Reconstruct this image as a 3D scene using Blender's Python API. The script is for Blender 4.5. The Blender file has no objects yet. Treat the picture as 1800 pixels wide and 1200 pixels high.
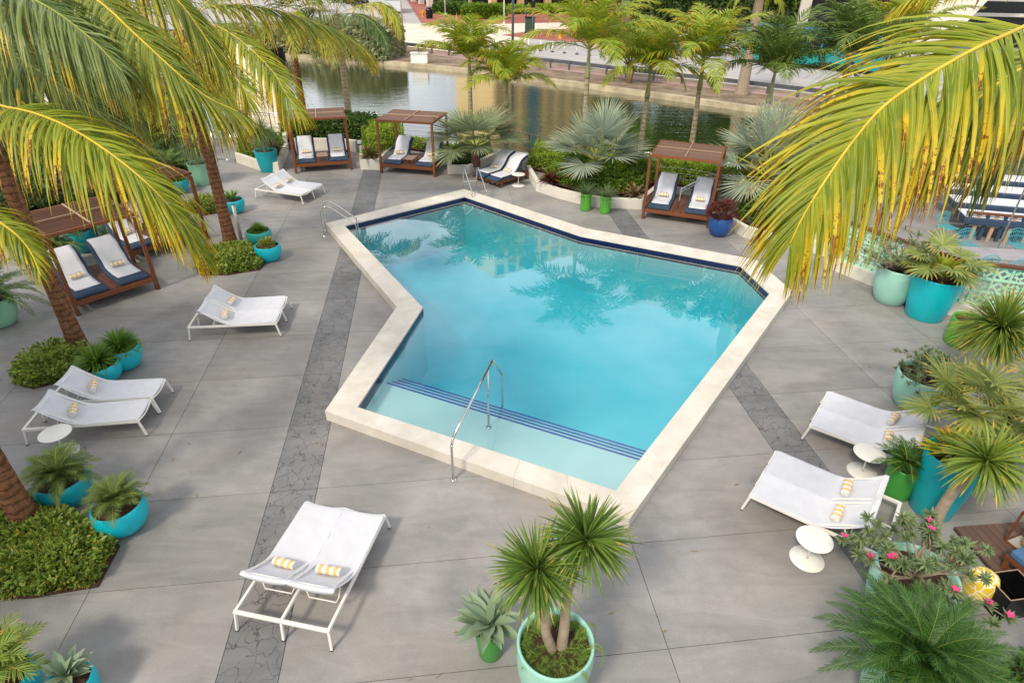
import bpy, math, random
import numpy as np
from mathutils import Vector, Matrix
from mathutils.geometry import delaunay_2d_cdt
random.seed(7); RG = np.random.default_rng(7)
SC = bpy.context.scene; COL = SC.collection
# ---------------------------------------------------------------- camera
F, PITCH, ROLL, CH = 1086.0, math.radians(32.1), math.radians(0.6), 7.6
_cp, _sp, _cr, _sr = math.cos(PITCH), math.sin(PITCH), math.cos(ROLL), math.sin(ROLL)
RM = np.array([[_cr, -_sr, 0], [_sr, _cr, 0], [0, 0, 1.]]) @ np.array([[1, 0, 0], [0, -_sp, -_cp], [0, _cp, -_sp]])
def at(u, v, z=0.0):                 # photograph pixel -> point of the place at height z
    w = RM.T @ np.array([(u-900)/F, (v-600)/F, 1.0]); t = (z-CH)/w[2]
    return np.array([w[0]*t, w[1]*t, z])
def atd(u, v, d):                    # the same at a distance d along the view axis
    w = RM.T @ np.array([(u-900)/F*d, (v-600)/F*d, d]); return np.array([w[0], w[1], w[2]+CH])
cam = bpy.data.objects.new('camera', bpy.data.cameras.new('camera')); COL.objects.link(cam)
cam.data.sensor_width = 36; cam.data.lens = F/1800*36; cam.data.clip_end = 2000; cam.data.clip_start = .1
_m = np.eye(4); _m[:3, 0] = RM[0]; _m[:3, 1] = -RM[1]; _m[:3, 2] = -RM[2]; _m[:3, 3] = (0, 0, CH)
cam.matrix_world = Matrix(_m.tolist()); SC.camera = cam
# ---------------------------------------------------------------- light
SUN_EL, SUN_AZ = math.radians(48), math.radians(215)      # azimuth clockwise from +Y: behind the camera, to the left
wd = bpy.data.worlds.new('World'); SC.world = wd; wd.use_nodes = True
nt = wd.node_tree; nt.nodes.clear()
N = nt.nodes.new; LK = nt.links.new
sky = N('ShaderNodeTexSky'); sky.sky_type = 'NISHITA'; sky.sun_disc = False
sky.sun_elevation = SUN_EL; sky.sun_rotation = SUN_AZ; sky.air_density = 1.1; sky.dust_density = 1.5
tc = N('ShaderNodeTexCoord'); mp = N('ShaderNodeMapping'); mp.inputs['Scale'].default_value = (1, 1, 2.2)
nz = N('ShaderNodeTexNoise'); nz.inputs['Scale'].default_value = 2.6; nz.inputs['Detail'].default_value = 7; nz.inputs['Roughness'].default_value = .58
cr = N('ShaderNodeValToRGB'); cr.color_ramp.elements[0].position = .28; cr.color_ramp.elements[1].position = .66
mx = N('ShaderNodeMixRGB'); mx.inputs[2].default_value = (17.0, 17.2, 17.8, 1)
bg = N('ShaderNodeBackground'); bg.inputs[1].default_value = .078
ow = N('ShaderNodeOutputWorld')
LK(tc.outputs['Generated'], mp.inputs[0]); LK(mp.outputs[0], nz.inputs[0]); LK(nz.outputs[0], cr.inputs[0])
LK(cr.outputs[0], mx.inputs[0]); LK(sky.outputs[0], mx.inputs[1]); LK(mx.outputs[0], bg.inputs[0]); LK(bg.outputs[0], ow.inputs[0])
sun = bpy.data.objects.new('sun', bpy.data.lights.new('sun', 'SUN')); COL.objects.link(sun)
sun.data.energy = 2.5; sun.data.angle = math.radians(10); sun.data.color = (1, .90, .72)
_sd = Vector((math.sin(SUN_AZ)*math.cos(SUN_EL), math.cos(SUN_AZ)*math.cos(SUN_EL), math.sin(SUN_EL)))
sun.rotation_euler = _sd.to_track_quat('Z', 'Y').to_euler()
vs = SC.view_settings; vs.view_transform = 'Standard'; vs.look = 'None'; vs.exposure = 0.22; vs.gamma = 1; vs.use_curve_mapping = False
SC.cycles.max_bounces = 7; SC.cycles.transparent_max_bounces = 10; SC.cycles.diffuse_bounces = 3; SC.cycles.glossy_bounces = 3
SC.cycles.transmission_bounces = 4; SC.cycles.volume_bounces = 0; SC.cycles.use_denoising = True
# ---------------------------------------------------------------- materials
def srgb(h):
    c = [int(h[i:i+2], 16)/255 for i in (0, 2, 4)]
    return tuple((x/12.92 if x <= .04045 else ((x+.055)/1.055)**2.4) for x in c)+(1,)
class NT:
    def __init__(s, name):
        s.m = bpy.data.materials.new(name); s.m.use_nodes = True; s.t = s.m.node_tree; s.t.nodes.clear()
        s.out = s.t.nodes.new('ShaderNodeOutputMaterial')
    def n(s, typ, **kw):
        x = s.t.nodes.new('ShaderNode'+typ)
        for k, v in kw.items():
            if hasattr(x, k): setattr(x, k, v)
        return x
    def l(s, a, b): s.t.links.new(a, b)
    def set(s, node, idx, val):
        if isinstance(val, bpy.types.NodeSocket): s.l(val, node.inputs[idx])
        else: node.inputs[idx].default_value = val
    def mix(s, f, a, b, mode='MIX'):
        x = s.n('MixRGB', blend_type=mode); s.set(x, 0, f); s.set(x, 1, a); s.set(x, 2, b); return x.outputs[0]
    def math(s, op, a, b=0.0, c=0.0, clamp=False):
        x = s.n('Math', operation=op, use_clamp=clamp); s.set(x, 0, a); s.set(x, 1, b); s.set(x, 2, c); return x.outputs[0]
    def noise(s, vec, scale, detail=4, rough=.55, dist=0.0):
        x = s.n('TexNoise'); s.l(vec, x.inputs['Vector']); x.inputs['Scale'].default_value = scale
        x.inputs['Detail'].default_value = detail; x.inputs['Roughness'].default_value = rough; x.inputs['Distortion'].default_value = dist
        return x.outputs[0]
    def ramp(s, fac, a, b, ca=(0, 0, 0, 1), cb=(1, 1, 1, 1)):
        x = s.n('ValToRGB'); s.l(fac, x.inputs[0]); e = x.color_ramp.elements
        e[0].position = a; e[1].position = b; e[0].color = ca; e[1].color = cb; return x.outputs[0]
    def obj(s): return s.n('TexCoord').outputs['Object']
    def pos(s): return s.n('NewGeometry').outputs['Position']
    def map(s, vec, scale, rot=(0, 0, 0)):
        x = s.n('Mapping'); s.l(vec, x.inputs[0]); x.inputs['Scale'].default_value = scale; x.inputs['Rotation'].default_value = rot; return x.outputs[0]
    def bump(s, h, strength, dist=.01):
        x = s.n('Bump'); x.inputs['Strength'].default_value = strength; x.inputs['Distance'].default_value = dist; s.l(h, x.inputs['Height']); return x.outputs[0]
    def pbr(s, col, rough=.5, metal=0., bump=None, spec=.5, trans=0., **kw):
        b = s.n('BsdfPrincipled'); s.set(b, 'Base Color', col); s.set(b, 'Roughness', rough); b.inputs['Metallic'].default_value = metal
        b.inputs['Specular IOR Level'].default_value = spec
        if bump is not None: s.l(bump, b.inputs['Normal'])
        if trans:
            t = s.n('BsdfTranslucent'); s.set(t, 0, col); m = s.n('MixShader'); m.inputs[0].default_value = trans
            s.l(b.outputs[0], m.inputs[1]); s.l(t.outputs[0], m.inputs[2]); s.l(m.outputs[0], s.out.inputs[0])
        else: s.l(b.outputs[0], s.out.inputs[0])
        return s.m
def plain(name, h, rough=.5, metal=0., var=.12, scale=6, bump=.0, spec=.5, dirt=None):
    s = NT(name); c = srgb(h); o = s.obj(); nn = s.noise(o, scale, 5)
    a = tuple(x*(1-var) for x in c[:3])+(1,); b = tuple(min(1, x*(1+var)) for x in c[:3])+(1,)
    col = s.mix(s.ramp(nn, .3, .7), a, b)
    if dirt: col = s.mix(s.ramp(s.noise(o, scale*3, 6, .7), .56, .8), col, srgb(dirt))
    bm = s.bump(s.noise(o, scale*14, 4), bump) if bump else None
    r = s.math('ADD', s.math('MULTIPLY', nn, .2), rough-.1)
    return s.pbr(col, r, metal, bm, spec)
def leaf(name, dark, light, tip=None, tip0=.6, tip1=1.1, rib=None, rough=.42, trans=.28, tipvar=.6, brown=None, spec=.4):
    s = NT(name); uv = s.n('UVMap').outputs[0]; sep = s.n('SeparateXYZ'); s.l(uv, sep.inputs[0]); u, v = sep.outputs[0], sep.outputs[1]
    rnd = s.math('FRACT', s.math('ADD', s.n('NewGeometry').outputs['Random Per Island'], s.math('MULTIPLY', s.n('ObjectInfo').outputs['Random'], 7.77))); pn = s.noise(s.pos(), 1.3, 3)
    f = s.math('ADD', s.math('MULTIPLY', rnd, .75), s.math('MULTIPLY', pn, .4), clamp=True)
    col = s.mix(f, srgb(dark), srgb(light))
    if tip:
        r2 = s.math('FRACT', s.math('MULTIPLY', rnd, 17.3))
        k = s.math('ADD', u, s.math('MULTIPLY', s.math('SUBTRACT', r2, .5), tipvar))
        k = s.math('ADD', k, s.math('MULTIPLY', s.math('SUBTRACT', s.noise(s.pos(), 9, 3), .5), .7))
        col = s.mix(s.ramp(k, min(tip0, .98), min(tip1, 1.0)), col, srgb(tip))
        if brown:
            k2 = s.math('ADD', s.math('MULTIPLY', k, .55), s.math('MULTIPLY', s.noise(s.pos(), 34, 3, .7), .75))
            col = s.mix(s.ramp(k2, .90, .97), col, srgb(brown))
    if rib:
        w = s.math('ABSOLUTE', s.math('SUBTRACT', v, .5)); col = s.mix(s.math('LESS_THAN', w, .05), col, srgb(rib))
    bm = s.bump(s.noise(s.map(uv, (1, 14, 1)), 4, 2), .25, .004)
    return s.pbr(col, rough, 0, bm, spec, trans)
def wood(name, a, b, scale=1.0, rough=.6, grey=None):
    s = NT(name); o = s.obj(); rnd = s.n('NewGeometry').outputs['Random Per Island']; ob = s.n('ObjectInfo').outputs['Random']
    g = s.noise(s.map(o, (3*scale, 3*scale, 3*scale)), 9, 6, .6, 2.2)
    f = s.math('ADD', s.math('MULTIPLY', g, .6), s.math('MULTIPLY', s.math('FRACT', s.math('ADD', rnd, ob)), .5), clamp=True)
    col = s.mix(f, srgb(a), srgb(b))
    if grey: col = s.mix(s.ramp(s.noise(s.pos(), 1.7, 4), .45, .7), col, srgb(grey))
    return s.pbr(col, rough, 0, s.bump(g, .3, .004), .35)
M = {}
M['metal_white'] = plain('white_powder_coat', 'e9e6df', .38, var=.04)
M['towel_white'] = (lambda s: s.pbr(s.mix(s.ramp(s.noise(s.obj(), 5, 4), .3, .7), srgb('cfd0d7'), srgb('d8d9e0')), .95, 0,
    s.bump(s.noise(s.obj(), 95, 3, .7), .5, .006), .1))(NT('white_terry'))
M['steel'] = plain('stainless_steel', 'c9c9c6', .16, 1.0, var=.05)
M['chrome'] = plain('rail_steel', 'd5d4d0', .12, 1.0, var=.03)
M['navy_cushion'] = (lambda s: s.pbr(s.mix(s.noise(s.obj(), 4, 4), srgb('2c3d52'), srgb('43566f')), .85, 0, s.bump(s.noise(s.obj(), 160, 2), .35, .003), .2))(NT('navy_canvas'))
M['teak'] = wood('teak_frame', '522c1a', '8c5533', 1)
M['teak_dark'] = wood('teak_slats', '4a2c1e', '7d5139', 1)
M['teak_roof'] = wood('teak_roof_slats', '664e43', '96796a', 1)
M['teak_grey'] = wood('weathered_teak', '8f7663', 'c0a68c', 1)
M['rubber'] = plain('black_rubber', '1a1a1a', .7)
M['black'] = plain('black_metal', '17171a', .35, .3)
for k, h in dict(teal='10a3ad', turq='08b6c6', mint='9bd0c0', mint2='8fc3a4', green='3f8f3c', lime='57a636', blue='1f4f93', navy='1b2d55', patina='2aa49a').items():
    M[k] = plain('glazed_'+k, h, .33, var=.07, scale=2.2, spec=.5, bump=.03, dirt=('0c8084' if k != 'patina' else '8a6a3c') if k in ('patina',) else None)
M['soil'] = plain('potting_soil', '3a2a20', .95, var=.45, scale=22, bump=.9)
M['mulch'] = plain('bark_mulch', '4a3126', .95, var=.5, scale=26, bump=1.0)
M['stucco'] = plain('white_stucco', 'd8d3c8', .85, var=.07, scale=2.5, bump=.2, dirt='bdb6a8')
M['stucco2'] = plain('cream_stucco', 'd9cbb4', .85, var=.08, scale=1.5, bump=.2)
M['pooltile'] = (lambda s: (lambda b: s.pbr(s.mix(b.outputs['Fac'], s.mix(s.noise(s.obj(), 30, 2), srgb('090c30'), srgb('10184e')), srgb('1e2a5c')), .18))(
    (lambda b: (b.inputs['Scale'].__setattr__('default_value', 1.), b.inputs['Brick Width'].__setattr__('default_value', .05), b.inputs['Row Height'].__setattr__('default_value', .05), b.inputs['Mortar Size'].__setattr__('default_value', .003), s.l(s.n('UVMap').outputs[0], b.inputs[0]), b)[-1])(s.n('TexBrick', offset=0.0))))(NT('navy_mosaic_tile'))
M['plaster'] = (lambda s: s.pbr(s.mix(s.ramp(s.noise(s.pos(), .8, 5), .35, .7), srgb('e6ecea'), srgb('f3f4f1')), .8))(NT('pool_plaster'))
# deck slabs: broom finished concrete, each slab with its own tone
def slabmat(name, a, b, stain, rough=.62, crack=False):
    s = NT(name); p = s.pos(); rnd = s.n('ObjectInfo').outputs['Random']
    big = s.noise(p, .55, 5, .55, .6); mid = s.noise(p, 2.3, 6, .65, .8); fine = s.noise(p, 40, 5, .75)
    strk = s.noise(s.map(p, (.8, 2.6, 1), (0, 0, math.radians(-9))), 1.1, 6, .6, 1.2)
    f = s.math('ADD', s.math('MULTIPLY', big, .62), s.math('MULTIPLY', strk, .38))
    col = s.mix(s.ramp(f, .36, .62), srgb(a), srgb(b))
    col = s.mix(s.math('MULTIPLY', s.ramp(mid, .5, .8), .30), col, srgb(stain))
    col = s.mix(s.math('MULTIPLY', s.ramp(fine, .3, .75), .28), col, srgb('6a6764'), 'MULTIPLY')
    warm = s.ramp(s.noise(s.map(p, (1, 1, 1), (0, 0, 1)), .38, 4, .6), .5, .68)
    col = s.mix(s.math('MULTIPLY', warm, .24), col, srgb('ad9a8a'))
    val = s.math('ADD', s.math('MULTIPLY', rnd, .20), .90)
    hv = s.n('HueSaturation'); s.l(val, hv.inputs['Value']); s.l(col, hv.inputs['Color']); col = hv.outputs[0]
    h = s.math('ADD', s.math('MULTIPLY', fine, .4), s.math('MULTIPLY', mid, .6))
    if crack:
        vo = s.n('TexVoronoi', feature='DISTANCE_TO_EDGE'); s.l(s.map(p, (1, 1, 1)), vo.inputs[0]); vo.inputs['Scale'].default_value = 5.5
        wv = s.mix(.30, p, s.n('TexNoise').outputs[1]); s.l(wv, vo.inputs[0])
        ck = s.ramp(vo.outputs['Distance'], .0, .03); col = s.mix(s.mix(.91, (1, 1, 1, 1), ck), srgb('3a3a3c'), col)
        h = s.math('ADD', h, s.math('MULTIPLY', ck, .8))
    r = s.math('ADD', s.math('MULTIPLY', mid, .3), rough-.18)
    return s.pbr(col, r, 0, s.bump(h, .35, .006), .45)
M['slab'] = slabmat('concrete_slab', '82807e', 'a3a09e', '727173')
M['slab_dark'] = slabmat('stamped_slate_band', '68696b', '868687', '5c5d60', crack=True)
M['coping'] = (lambda s: s.pbr(s.mix(s.math('MULTIPLY', s.ramp(s.noise(s.pos(), 55, 5, .8), .52, .72), .5),
    s.mix(s.ramp(s.noise(s.pos(), 2.2, 5), .35, .7), srgb('cbc4b8'), srgb('ded9d0')), srgb('a39580')), .75, 0, s.bump(s.noise(s.pos(), 70, 4, .8), .5, .004), .3))(NT('coral_stone'))
M['joint'] = plain('dark_joint_base', '3a3734', .9)  # dark base colour showing between slabs and planks
def trunkmat(name, a, b, c, ring):
    s = NT(name); uv = s.n('UVMap').outputs[0]; sp = s.n('SeparateXYZ'); s.l(uv, sp.inputs[0])
    w = s.math('FRACT', s.math('ADD', s.math('MULTIPLY', sp.outputs[1], ring), s.math('MULTIPLY', s.noise(s.pos(), 4, 5, .7), 2.2)))
    n1 = s.noise(s.map(s.pos(), (1, 1, .35)), 16, 6, .7)
    col = s.mix(s.ramp(n1, .35, .65), srgb(a), srgb(b)); rg = s.ramp(w, .0, .3)
    col = s.mix(s.math('ADD', s.math('MULTIPLY', rg, .6), .4), srgb(c), col)
    col = s.mix(s.ramp(s.noise(s.pos(), 7, 6, .75), .55, .75), col, srgb(c))
    return s.pbr(col, .85, 0, s.bump(s.math('ADD', rg, n1), .8, .02), .2)
M['coco_trunk'] = trunkmat('coconut_bark', '6b4630', '94694b', '33211a', 7)
M['royal_trunk'] = trunkmat('ringed_palm_bark', 'a08e74', 'c4b49a', '5f4c3c', 6)
M['shaft'] = trunkmat('green_crownshaft', '8c9262', 'b8b58a', '7f8a50', 1.2)
M['branch'] = plain('pale_bark', '9a8a76', .85, var=.25, scale=9, bump=.6)
M['brownstem'] = plain('brown_bark', '6d5140', .9, var=.35, scale=14, bump=.8)
M['coco'] = leaf('coconut_leaf', '48641e', '9aa838', 'dcc030', .58, 1.0, 'cfbe50', .36, .36, .8, '8a4a1c')
M['coco_y'] = leaf('coconut_leaf_yellow', '5a7a1c', 'a8b434', 'eccb28', .46, .96, 'dcc648', .36, .38, .9, '94501c')  # yellower leaf colour, tips turning yellow and brown
M['coco_g'] = leaf('coconut_leaf_green', '38562a', '7e9048', 'd0b43a', .85, 1.0, 'b4b45c', .36, .28, .6)
M['rachis'] = plain('yellow_rachis', 'd8b838', .45, var=.15)
M['rachis_d'] = plain('dark_rachis', '6a7c3a', .5, var=.15)
M['rachis_g'] = plain('green_rachis', '9aa04c', .5, var=.15)
M['royal'] = leaf('feather_palm_leaf', '587e1c', 'bfcb38', 'e0b030', .82, 1.0, 'b8c060', .4, .34, .8)
M['royal_d'] = leaf('feather_palm_leaf_dark', '3c5624', '7c9440', None, rib='8c9c58', rough=.4, trans=.3)
M['bism'] = leaf('silver_fan_leaf', '7a8c7a', 'b4bfa8', 'b8a878', .88, 1.0, '9ca894', .55, .2, .5)
M['fang'] = leaf('green_grey_fan_leaf', '5c6e50', '909c76', 'b4a468', .85, 1.0, '8c9874', .5, .24, .5)
M['fan'] = leaf('green_fan_leaf', '5c7434', 'a6b060', 'd0b450', .86, 1.0, 'b4bc74', .42, .3, .6)
M['yucca'] = leaf('sword_leaf', '3a5c24', '84a044', 'b8a84c', .93, 1.0, None, .36, .24, .4)
M['yuccab'] = leaf('sword_leaf_bright', '55722a', '9cb04c', 'd0b040', .95, 1.0, None, .38, .28, .5)
M['pony'] = leaf('ponytail_leaf', '3f5a38', '74905a', None, rough=.45)
M['agave'] = leaf('agave_leaf', '6c8468', '96a888', None, rough=.5, trans=.08)
M['brom'] = leaf('lime_bromeliad', '6c8420', 'b0b43c', 'd8a040', .9, 1.0, None, .35, .3)
M['red'] = leaf('burgundy_leaf', '3a1c1c', '6e2e28', 'a86040', .85, 1.0, None, .35, .2)
M['redv'] = leaf('striped_bromeliad', '4a3c2c', '7a6848', 'c09468', .7, 1.0, None, .4, .2)
M['sago'] = leaf('cycad_leaf', '1c401a', '47742c', None, rib='6c8c3a', rough=.35, trans=.2)
M['pygmy'] = leaf('pygmy_palm_leaf', '4a6630', '809448', None, rib='9aa858', rough=.42, trans=.28)
M['hedge'] = leaf('hedge_leaf', '44681e', '8fae36', None, rough=.5, trans=.3)
M['hedge_l'] = leaf('lime_hedge_leaf', '6c8c22', 'acc23e', None, rough=.5, trans=.35)
M['hedge_d'] = leaf('dark_hedge_leaf', '2f4c24', '658638', None, rough=.45, trans=.22)
M['ground_leaf'] = leaf('groundcover_leaf', '4c6c28', '9aae4c', 'bca83c', .9, 1.0, None, .36, .2, .6)
M['hedge_v'] = leaf('variegated_hedge_leaf', '7c8a5c', 'c2c298', None, rough=.5, trans=.3)
M['tree_d'] = leaf('canopy_leaf', '2c4420', '587034', None, rough=.5, trans=.25)
M['fern'] = leaf('fern_leaf', '42682a', '84a83e', None, rough=.5, trans=.3)
M['oleander'] = leaf('greygreen_leaf', '4c6444', '8c9c6a', None, rough=.45, trans=.2)
M['pink'] = plain('pink_petal', 'e0407c', .5, var=.2)
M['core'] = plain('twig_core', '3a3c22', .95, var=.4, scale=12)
M['curb'] = plain('old_coral_seawall', 'b5a78c', .9, var=.3, scale=.8, bump=.5, dirt='6e5a44')
def towelstripe():
    s = NT('yellow_striped_towel'); o = s.obj(); sp = s.n('SeparateXYZ'); s.l(o, sp.inputs[0])
    w = s.math('FRACT', s.math('MULTIPLY_ADD', sp.outputs[0], 9.6, .27)); st = s.math('LESS_THAN', w, .52)
    col = s.mix(st, srgb('e6e3dc'), srgb('e6bf7c'))
    return s.pbr(col, .95, 0, s.bump(s.noise(o, 120, 3, .7), .6, .006), .1)
M['stripe'] = towelstripe()
# ---------------------------------------------------------------- mesh helpers
def nrm(a): return a/np.maximum(np.linalg.norm(a, axis=-1, keepdims=True), 1e-9)
class MB:
    def __init__(s): s.V = []; s.Fq = []; s.UV = []; s.n = 0
    def add(s, V, Fc, uv=None, mi=0):
        V = np.asarray(V, float).reshape(-1, 3); 
        if uv is None: uv = np.zeros((len(V), 2))
        s.V.append(V); s.UV.append(np.asarray(uv, float).reshape(-1, 2))
        if isinstance(Fc, np.ndarray): s.Fq.append((Fc+s.n, mi))
        else:
            by = {}
            for f in Fc: by.setdefault(len(f), []).append(f)
            for k, fs in by.items(): s.Fq.append((np.array(fs)+s.n, mi))
        s.n += len(V); return s
    def box(s, c, size, rz=0., mi=0, tilt=None):
        x, y, z = [v/2 for v in size]
        V = np.array([(a*x, b*y, d*z) for d in (-1, 1) for a, b in ((-1, -1), (1, -1), (1, 1), (-1, 1))])
        if tilt is not None: V = V @ np.array(tilt).T
        cz, sz = math.cos(rz), math.sin(rz); V = V @ np.array([[cz, sz, 0], [-sz, cz, 0], [0, 0, 1]])
        return s.add(V+np.array(c), np.array([(0, 3, 2, 1), (4, 5, 6, 7), (0, 1, 5, 4), (1, 2, 6, 5), (2, 3, 7, 6), (3, 0, 4, 7)]), None, mi)
    def beam(s, p, q, w, h, mi=0, up=(0, 0, 1)):
        p, q = np.array(p, float), np.array(q, float); d = nrm(q-p); sd = np.cross(d, up)
        if np.linalg.norm(sd) < 1e-3: sd = np.cross(d, (0, 1, 0))
        sd = nrm(sd)*w/2; u = nrm(np.cross(sd, d))*h/2
        V = [a+b for a in (p, q) for b in (-sd-u, sd-u, sd+u, -sd+u)]
        return s.add(V, np.array([(0, 3, 2, 1), (4, 5, 6, 7), (0, 1, 5, 4), (1, 2, 6, 5), (2, 3, 7, 6), (3, 0, 4, 7)]), None, mi)
    def tube(s, P, r, n=8, mi=0, cap=True):
        P = np.asarray(P, float); K = len(P); r = np.broadcast_to(np.asarray(r, float), (K,))
        T = nrm(np.gradient(P, axis=0)); a = np.array((0, 0, 1.)) if abs(T[0][2]) < .9 else np.array((1., 0, 0)); X = nrm(np.cross(T[0], a)); V = []; UV = []
        L = np.concatenate([[0], np.cumsum(np.linalg.norm(np.diff(P, axis=0), axis=1))])
        for k in range(K):
            X = nrm(X-T[k]*np.dot(X, T[k])); Yv = np.cross(T[k], X)
            for j in range(n):
                t = 2*math.pi*j/n; V.append(P[k]+(X*math.cos(t)+Yv*math.sin(t))*r[k]); UV.append((j/n, L[k]))
        Fc = [(k*n+j, k*n+(j+1) % n, (k+1)*n+(j+1) % n, (k+1)*n+j) for k in range(K-1) for j in range(n)]
        if cap: Fc += [tuple(range(n))[::-1], tuple((K-1)*n+j for j in range(n))]
        return s.add(V, Fc, UV, mi)
    def lathe(s, prof, c=(0, 0, 0), n=28, mi=0, sx=1., wob=0.):
        V = []; UV = []
        for i, (r, z) in enumerate(prof):
            for j in range(n):
                t = 2*math.pi*j/n; rr = r*(1+wob*math.sin(t*14)); V.append((c[0]+rr*math.cos(t)*sx, c[1]+rr*math.sin(t), c[2]+z)); UV.append((j/n, i/len(prof)))
        K = len(prof); Fc = [(k*n+j, k*n+(j+1) % n, (k+1)*n+(j+1) % n, (k+1)*n+j) for k in range(K-1) for j in range(n)]
        return s.add(V, Fc, UV, mi)
    def prism(s, poly, z0, z1, mi=0):
        n = len(poly); a = sum(poly[i][0]*poly[(i+1) % n][1]-poly[(i+1) % n][0]*poly[i][1] for i in range(n))
        if a < 0: poly = poly[::-1]
        V = [(p[0], p[1], z0) for p in poly]+[(p[0], p[1], z1) for p in poly]
        UVs = [(p[0], p[1]) for p in poly]*2
        return s.add(V, [tuple(range(n))[::-1], tuple(range(n, 2*n))]+[(i, (i+1) % n, n+(i+1) % n, n+i) for i in range(n)], UVs, mi)
    def ico(s, c, r, n=6, m=5, mi=0, noise=0.):
        prof = [(max(1e-3, math.sin(math.pi*k/m)), -math.cos(math.pi*k/m)) for k in range(m+1)]
        V = np.array([(p[0]*math.cos(2*math.pi*j/n), p[0]*math.sin(2*math.pi*j/n), p[1]) for p in prof for j in range(n)])
        if noise: V = V*(1+RG.uniform(-noise, noise, (len(V), 1)))
        V = V*np.array(r if hasattr(r, '__len__') else (r, r, r))+np.array(c)
        return s.add(V, [(k*n+j, k*n+(j+1) % n, (k+1)*n+(j+1) % n, (k+1)*n+j) for k in range(m) for j in range(n)], None, mi)
    def strips(s, P, D, S, L, W, K=3, droop=0., fold=.2, prof='leaf', C=3, mi=0, lift=None):
        P = np.array(P, float).reshape(-1, 3); n = len(P); D = nrm(np.array(D, float).reshape(-1, 3)); S = np.array(S, float).reshape(-1, 3)
        L = np.broadcast_to(np.asarray(L, float), (n,))[:, None]; W = np.broadcast_to(np.asarray(W, float), (n,))[:, None]; dr = np.broadcast_to(np.asarray(droop, float), (n,))[:, None]
        out = np.zeros((n, K+1, C, 3)); UV = np.zeros((n, K+1, C, 2)); pos = P.copy(); d = D.copy(); g = np.array((0, 0, -1.))
        pf = dict(leaf=lambda t: math.sin(math.pi*min(1, t*.86+.12))**.8, blade=lambda t: min(1, .45+t*3)*(1-t)**.55+.02,
                  let=lambda t: min(1, .3+t*5)*(1-t**3.0)**.9+.03, fan=lambda t: .12+min(1, t*1.7)*.88 if t < .62 else max(.05, 1-(t-.62)/.38),
                  agave=lambda t: (.55+.55*math.sin(math.pi*min(1, t*1.05)))*(1-t**4)+.02, par=lambda t: 1.)[prof]
        for k in range(K+1):
            t = k/K; sd = nrm(S-d*np.sum(S*d, 1, keepdims=True)); nn = np.cross(sd, d); w = W*pf(t)/2
            for c in range(C):
                q = (2*c/(C-1)-1); out[:, k, c] = pos+sd*w*q+nn*w*fold*abs(q)
                UV[:, k, c] = (t, c/(C-1))
            d = nrm(d+g*dr/K*(0.35+1.3*t)); pos = pos+d*L/K
        idx = np.arange(n*(K+1)*C).reshape(n, K+1, C)
        Fc = np.stack([idx[:, :-1, :-1], idx[:, :-1, 1:], idx[:, 1:, 1:], idx[:, 1:, :-1]], -1).reshape(-1, 4)
        return s.add(out.reshape(-1, 3), Fc, UV.reshape(-1, 2), mi)
    def mesh(s, name, mats, smooth=False):
        V = np.concatenate(s.V); UV = np.concatenate(s.UV)
        tot = np.concatenate([np.full(len(f), f.shape[1]) for f, _ in s.Fq]); li = np.concatenate([f.ravel() for f, _ in s.Fq])
        me = bpy.data.meshes.new(name); me.vertices.add(len(V)); me.vertices.foreach_set('co', V.ravel().astype('f'))
        me.loops.add(len(li)); me.loops.foreach_set('vertex_index', li.astype('i')); me.polygons.add(len(tot))
        st = np.concatenate([[0], np.cumsum(tot)[:-1]]); me.polygons.foreach_set('loop_start', st.astype('i')); me.polygons.foreach_set('loop_total', tot.astype('i'))
        me.polygons.foreach_set('material_index', np.concatenate([np.full(len(f), mi) for f, mi in s.Fq]).astype('i'))
        me.polygons.foreach_set('use_smooth', np.full(len(tot), bool(smooth)))
        me.update(calc_edges=True); me.uv_layers.new(name='UVMap'); me.uv_layers[0].data.foreach_set('uv', UV[li].ravel().astype('f'))
        for m in (mats if isinstance(mats, (list, tuple)) else [mats]): me.materials.append(M[m] if isinstance(m, str) else m)
        me.validate(); return me
    def build(s, name, mats, parent=None, smooth=False, bevel=0., local=False):
        me = s.mesh(name, mats, smooth); o = bpy.data.objects.new(name, me); COL.objects.link(o)
        if parent is not None:
            o.parent = parent
            if not local: o.matrix_parent_inverse = Matrix.Identity(4)
        if bevel:
            b = o.modifiers.new('b', 'BEVEL'); b.width = bevel; b.segments = 2; b.limit_method = 'ANGLE'
        return o
def shade(o, ang=40):
    o.data.polygons.foreach_set('use_smooth', np.ones(len(o.data.polygons), bool)); 
    try: o.data.set_sharp_from_angle(angle=math.radians(ang))
    except Exception: pass
    return o
def tag(o, label=None, cat=None, group=None, kind=None):
    for k, v in (('label', label), ('category', cat), ('group', group), ('kind', kind)):
        if v: o[k] = v
    return o
def thing(name, label, cat, loc=(0, 0, 0), rz=0., group=None):
    o = bpy.data.objects.new(name, None); COL.objects.link(o); o.location = loc; o.rotation_euler = (0, 0, rz); o.empty_display_size = .1
    return tag(o, label, cat, group)
def kids(o): return [c for c in COL.objects if c.parent == o]
def copy_tree(o, parent=None):
    c = o.copy(); COL.objects.link(c); c.parent = parent
    for ch in list(o.children): copy_tree(ch, c)
    return c
def dup(o, loc, rz, label, group=None):
    c = copy_tree(o); c.location = loc; c.rotation_euler = (0, 0, rz); c['label'] = label
    if group: c['group'] = group
    return c
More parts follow.
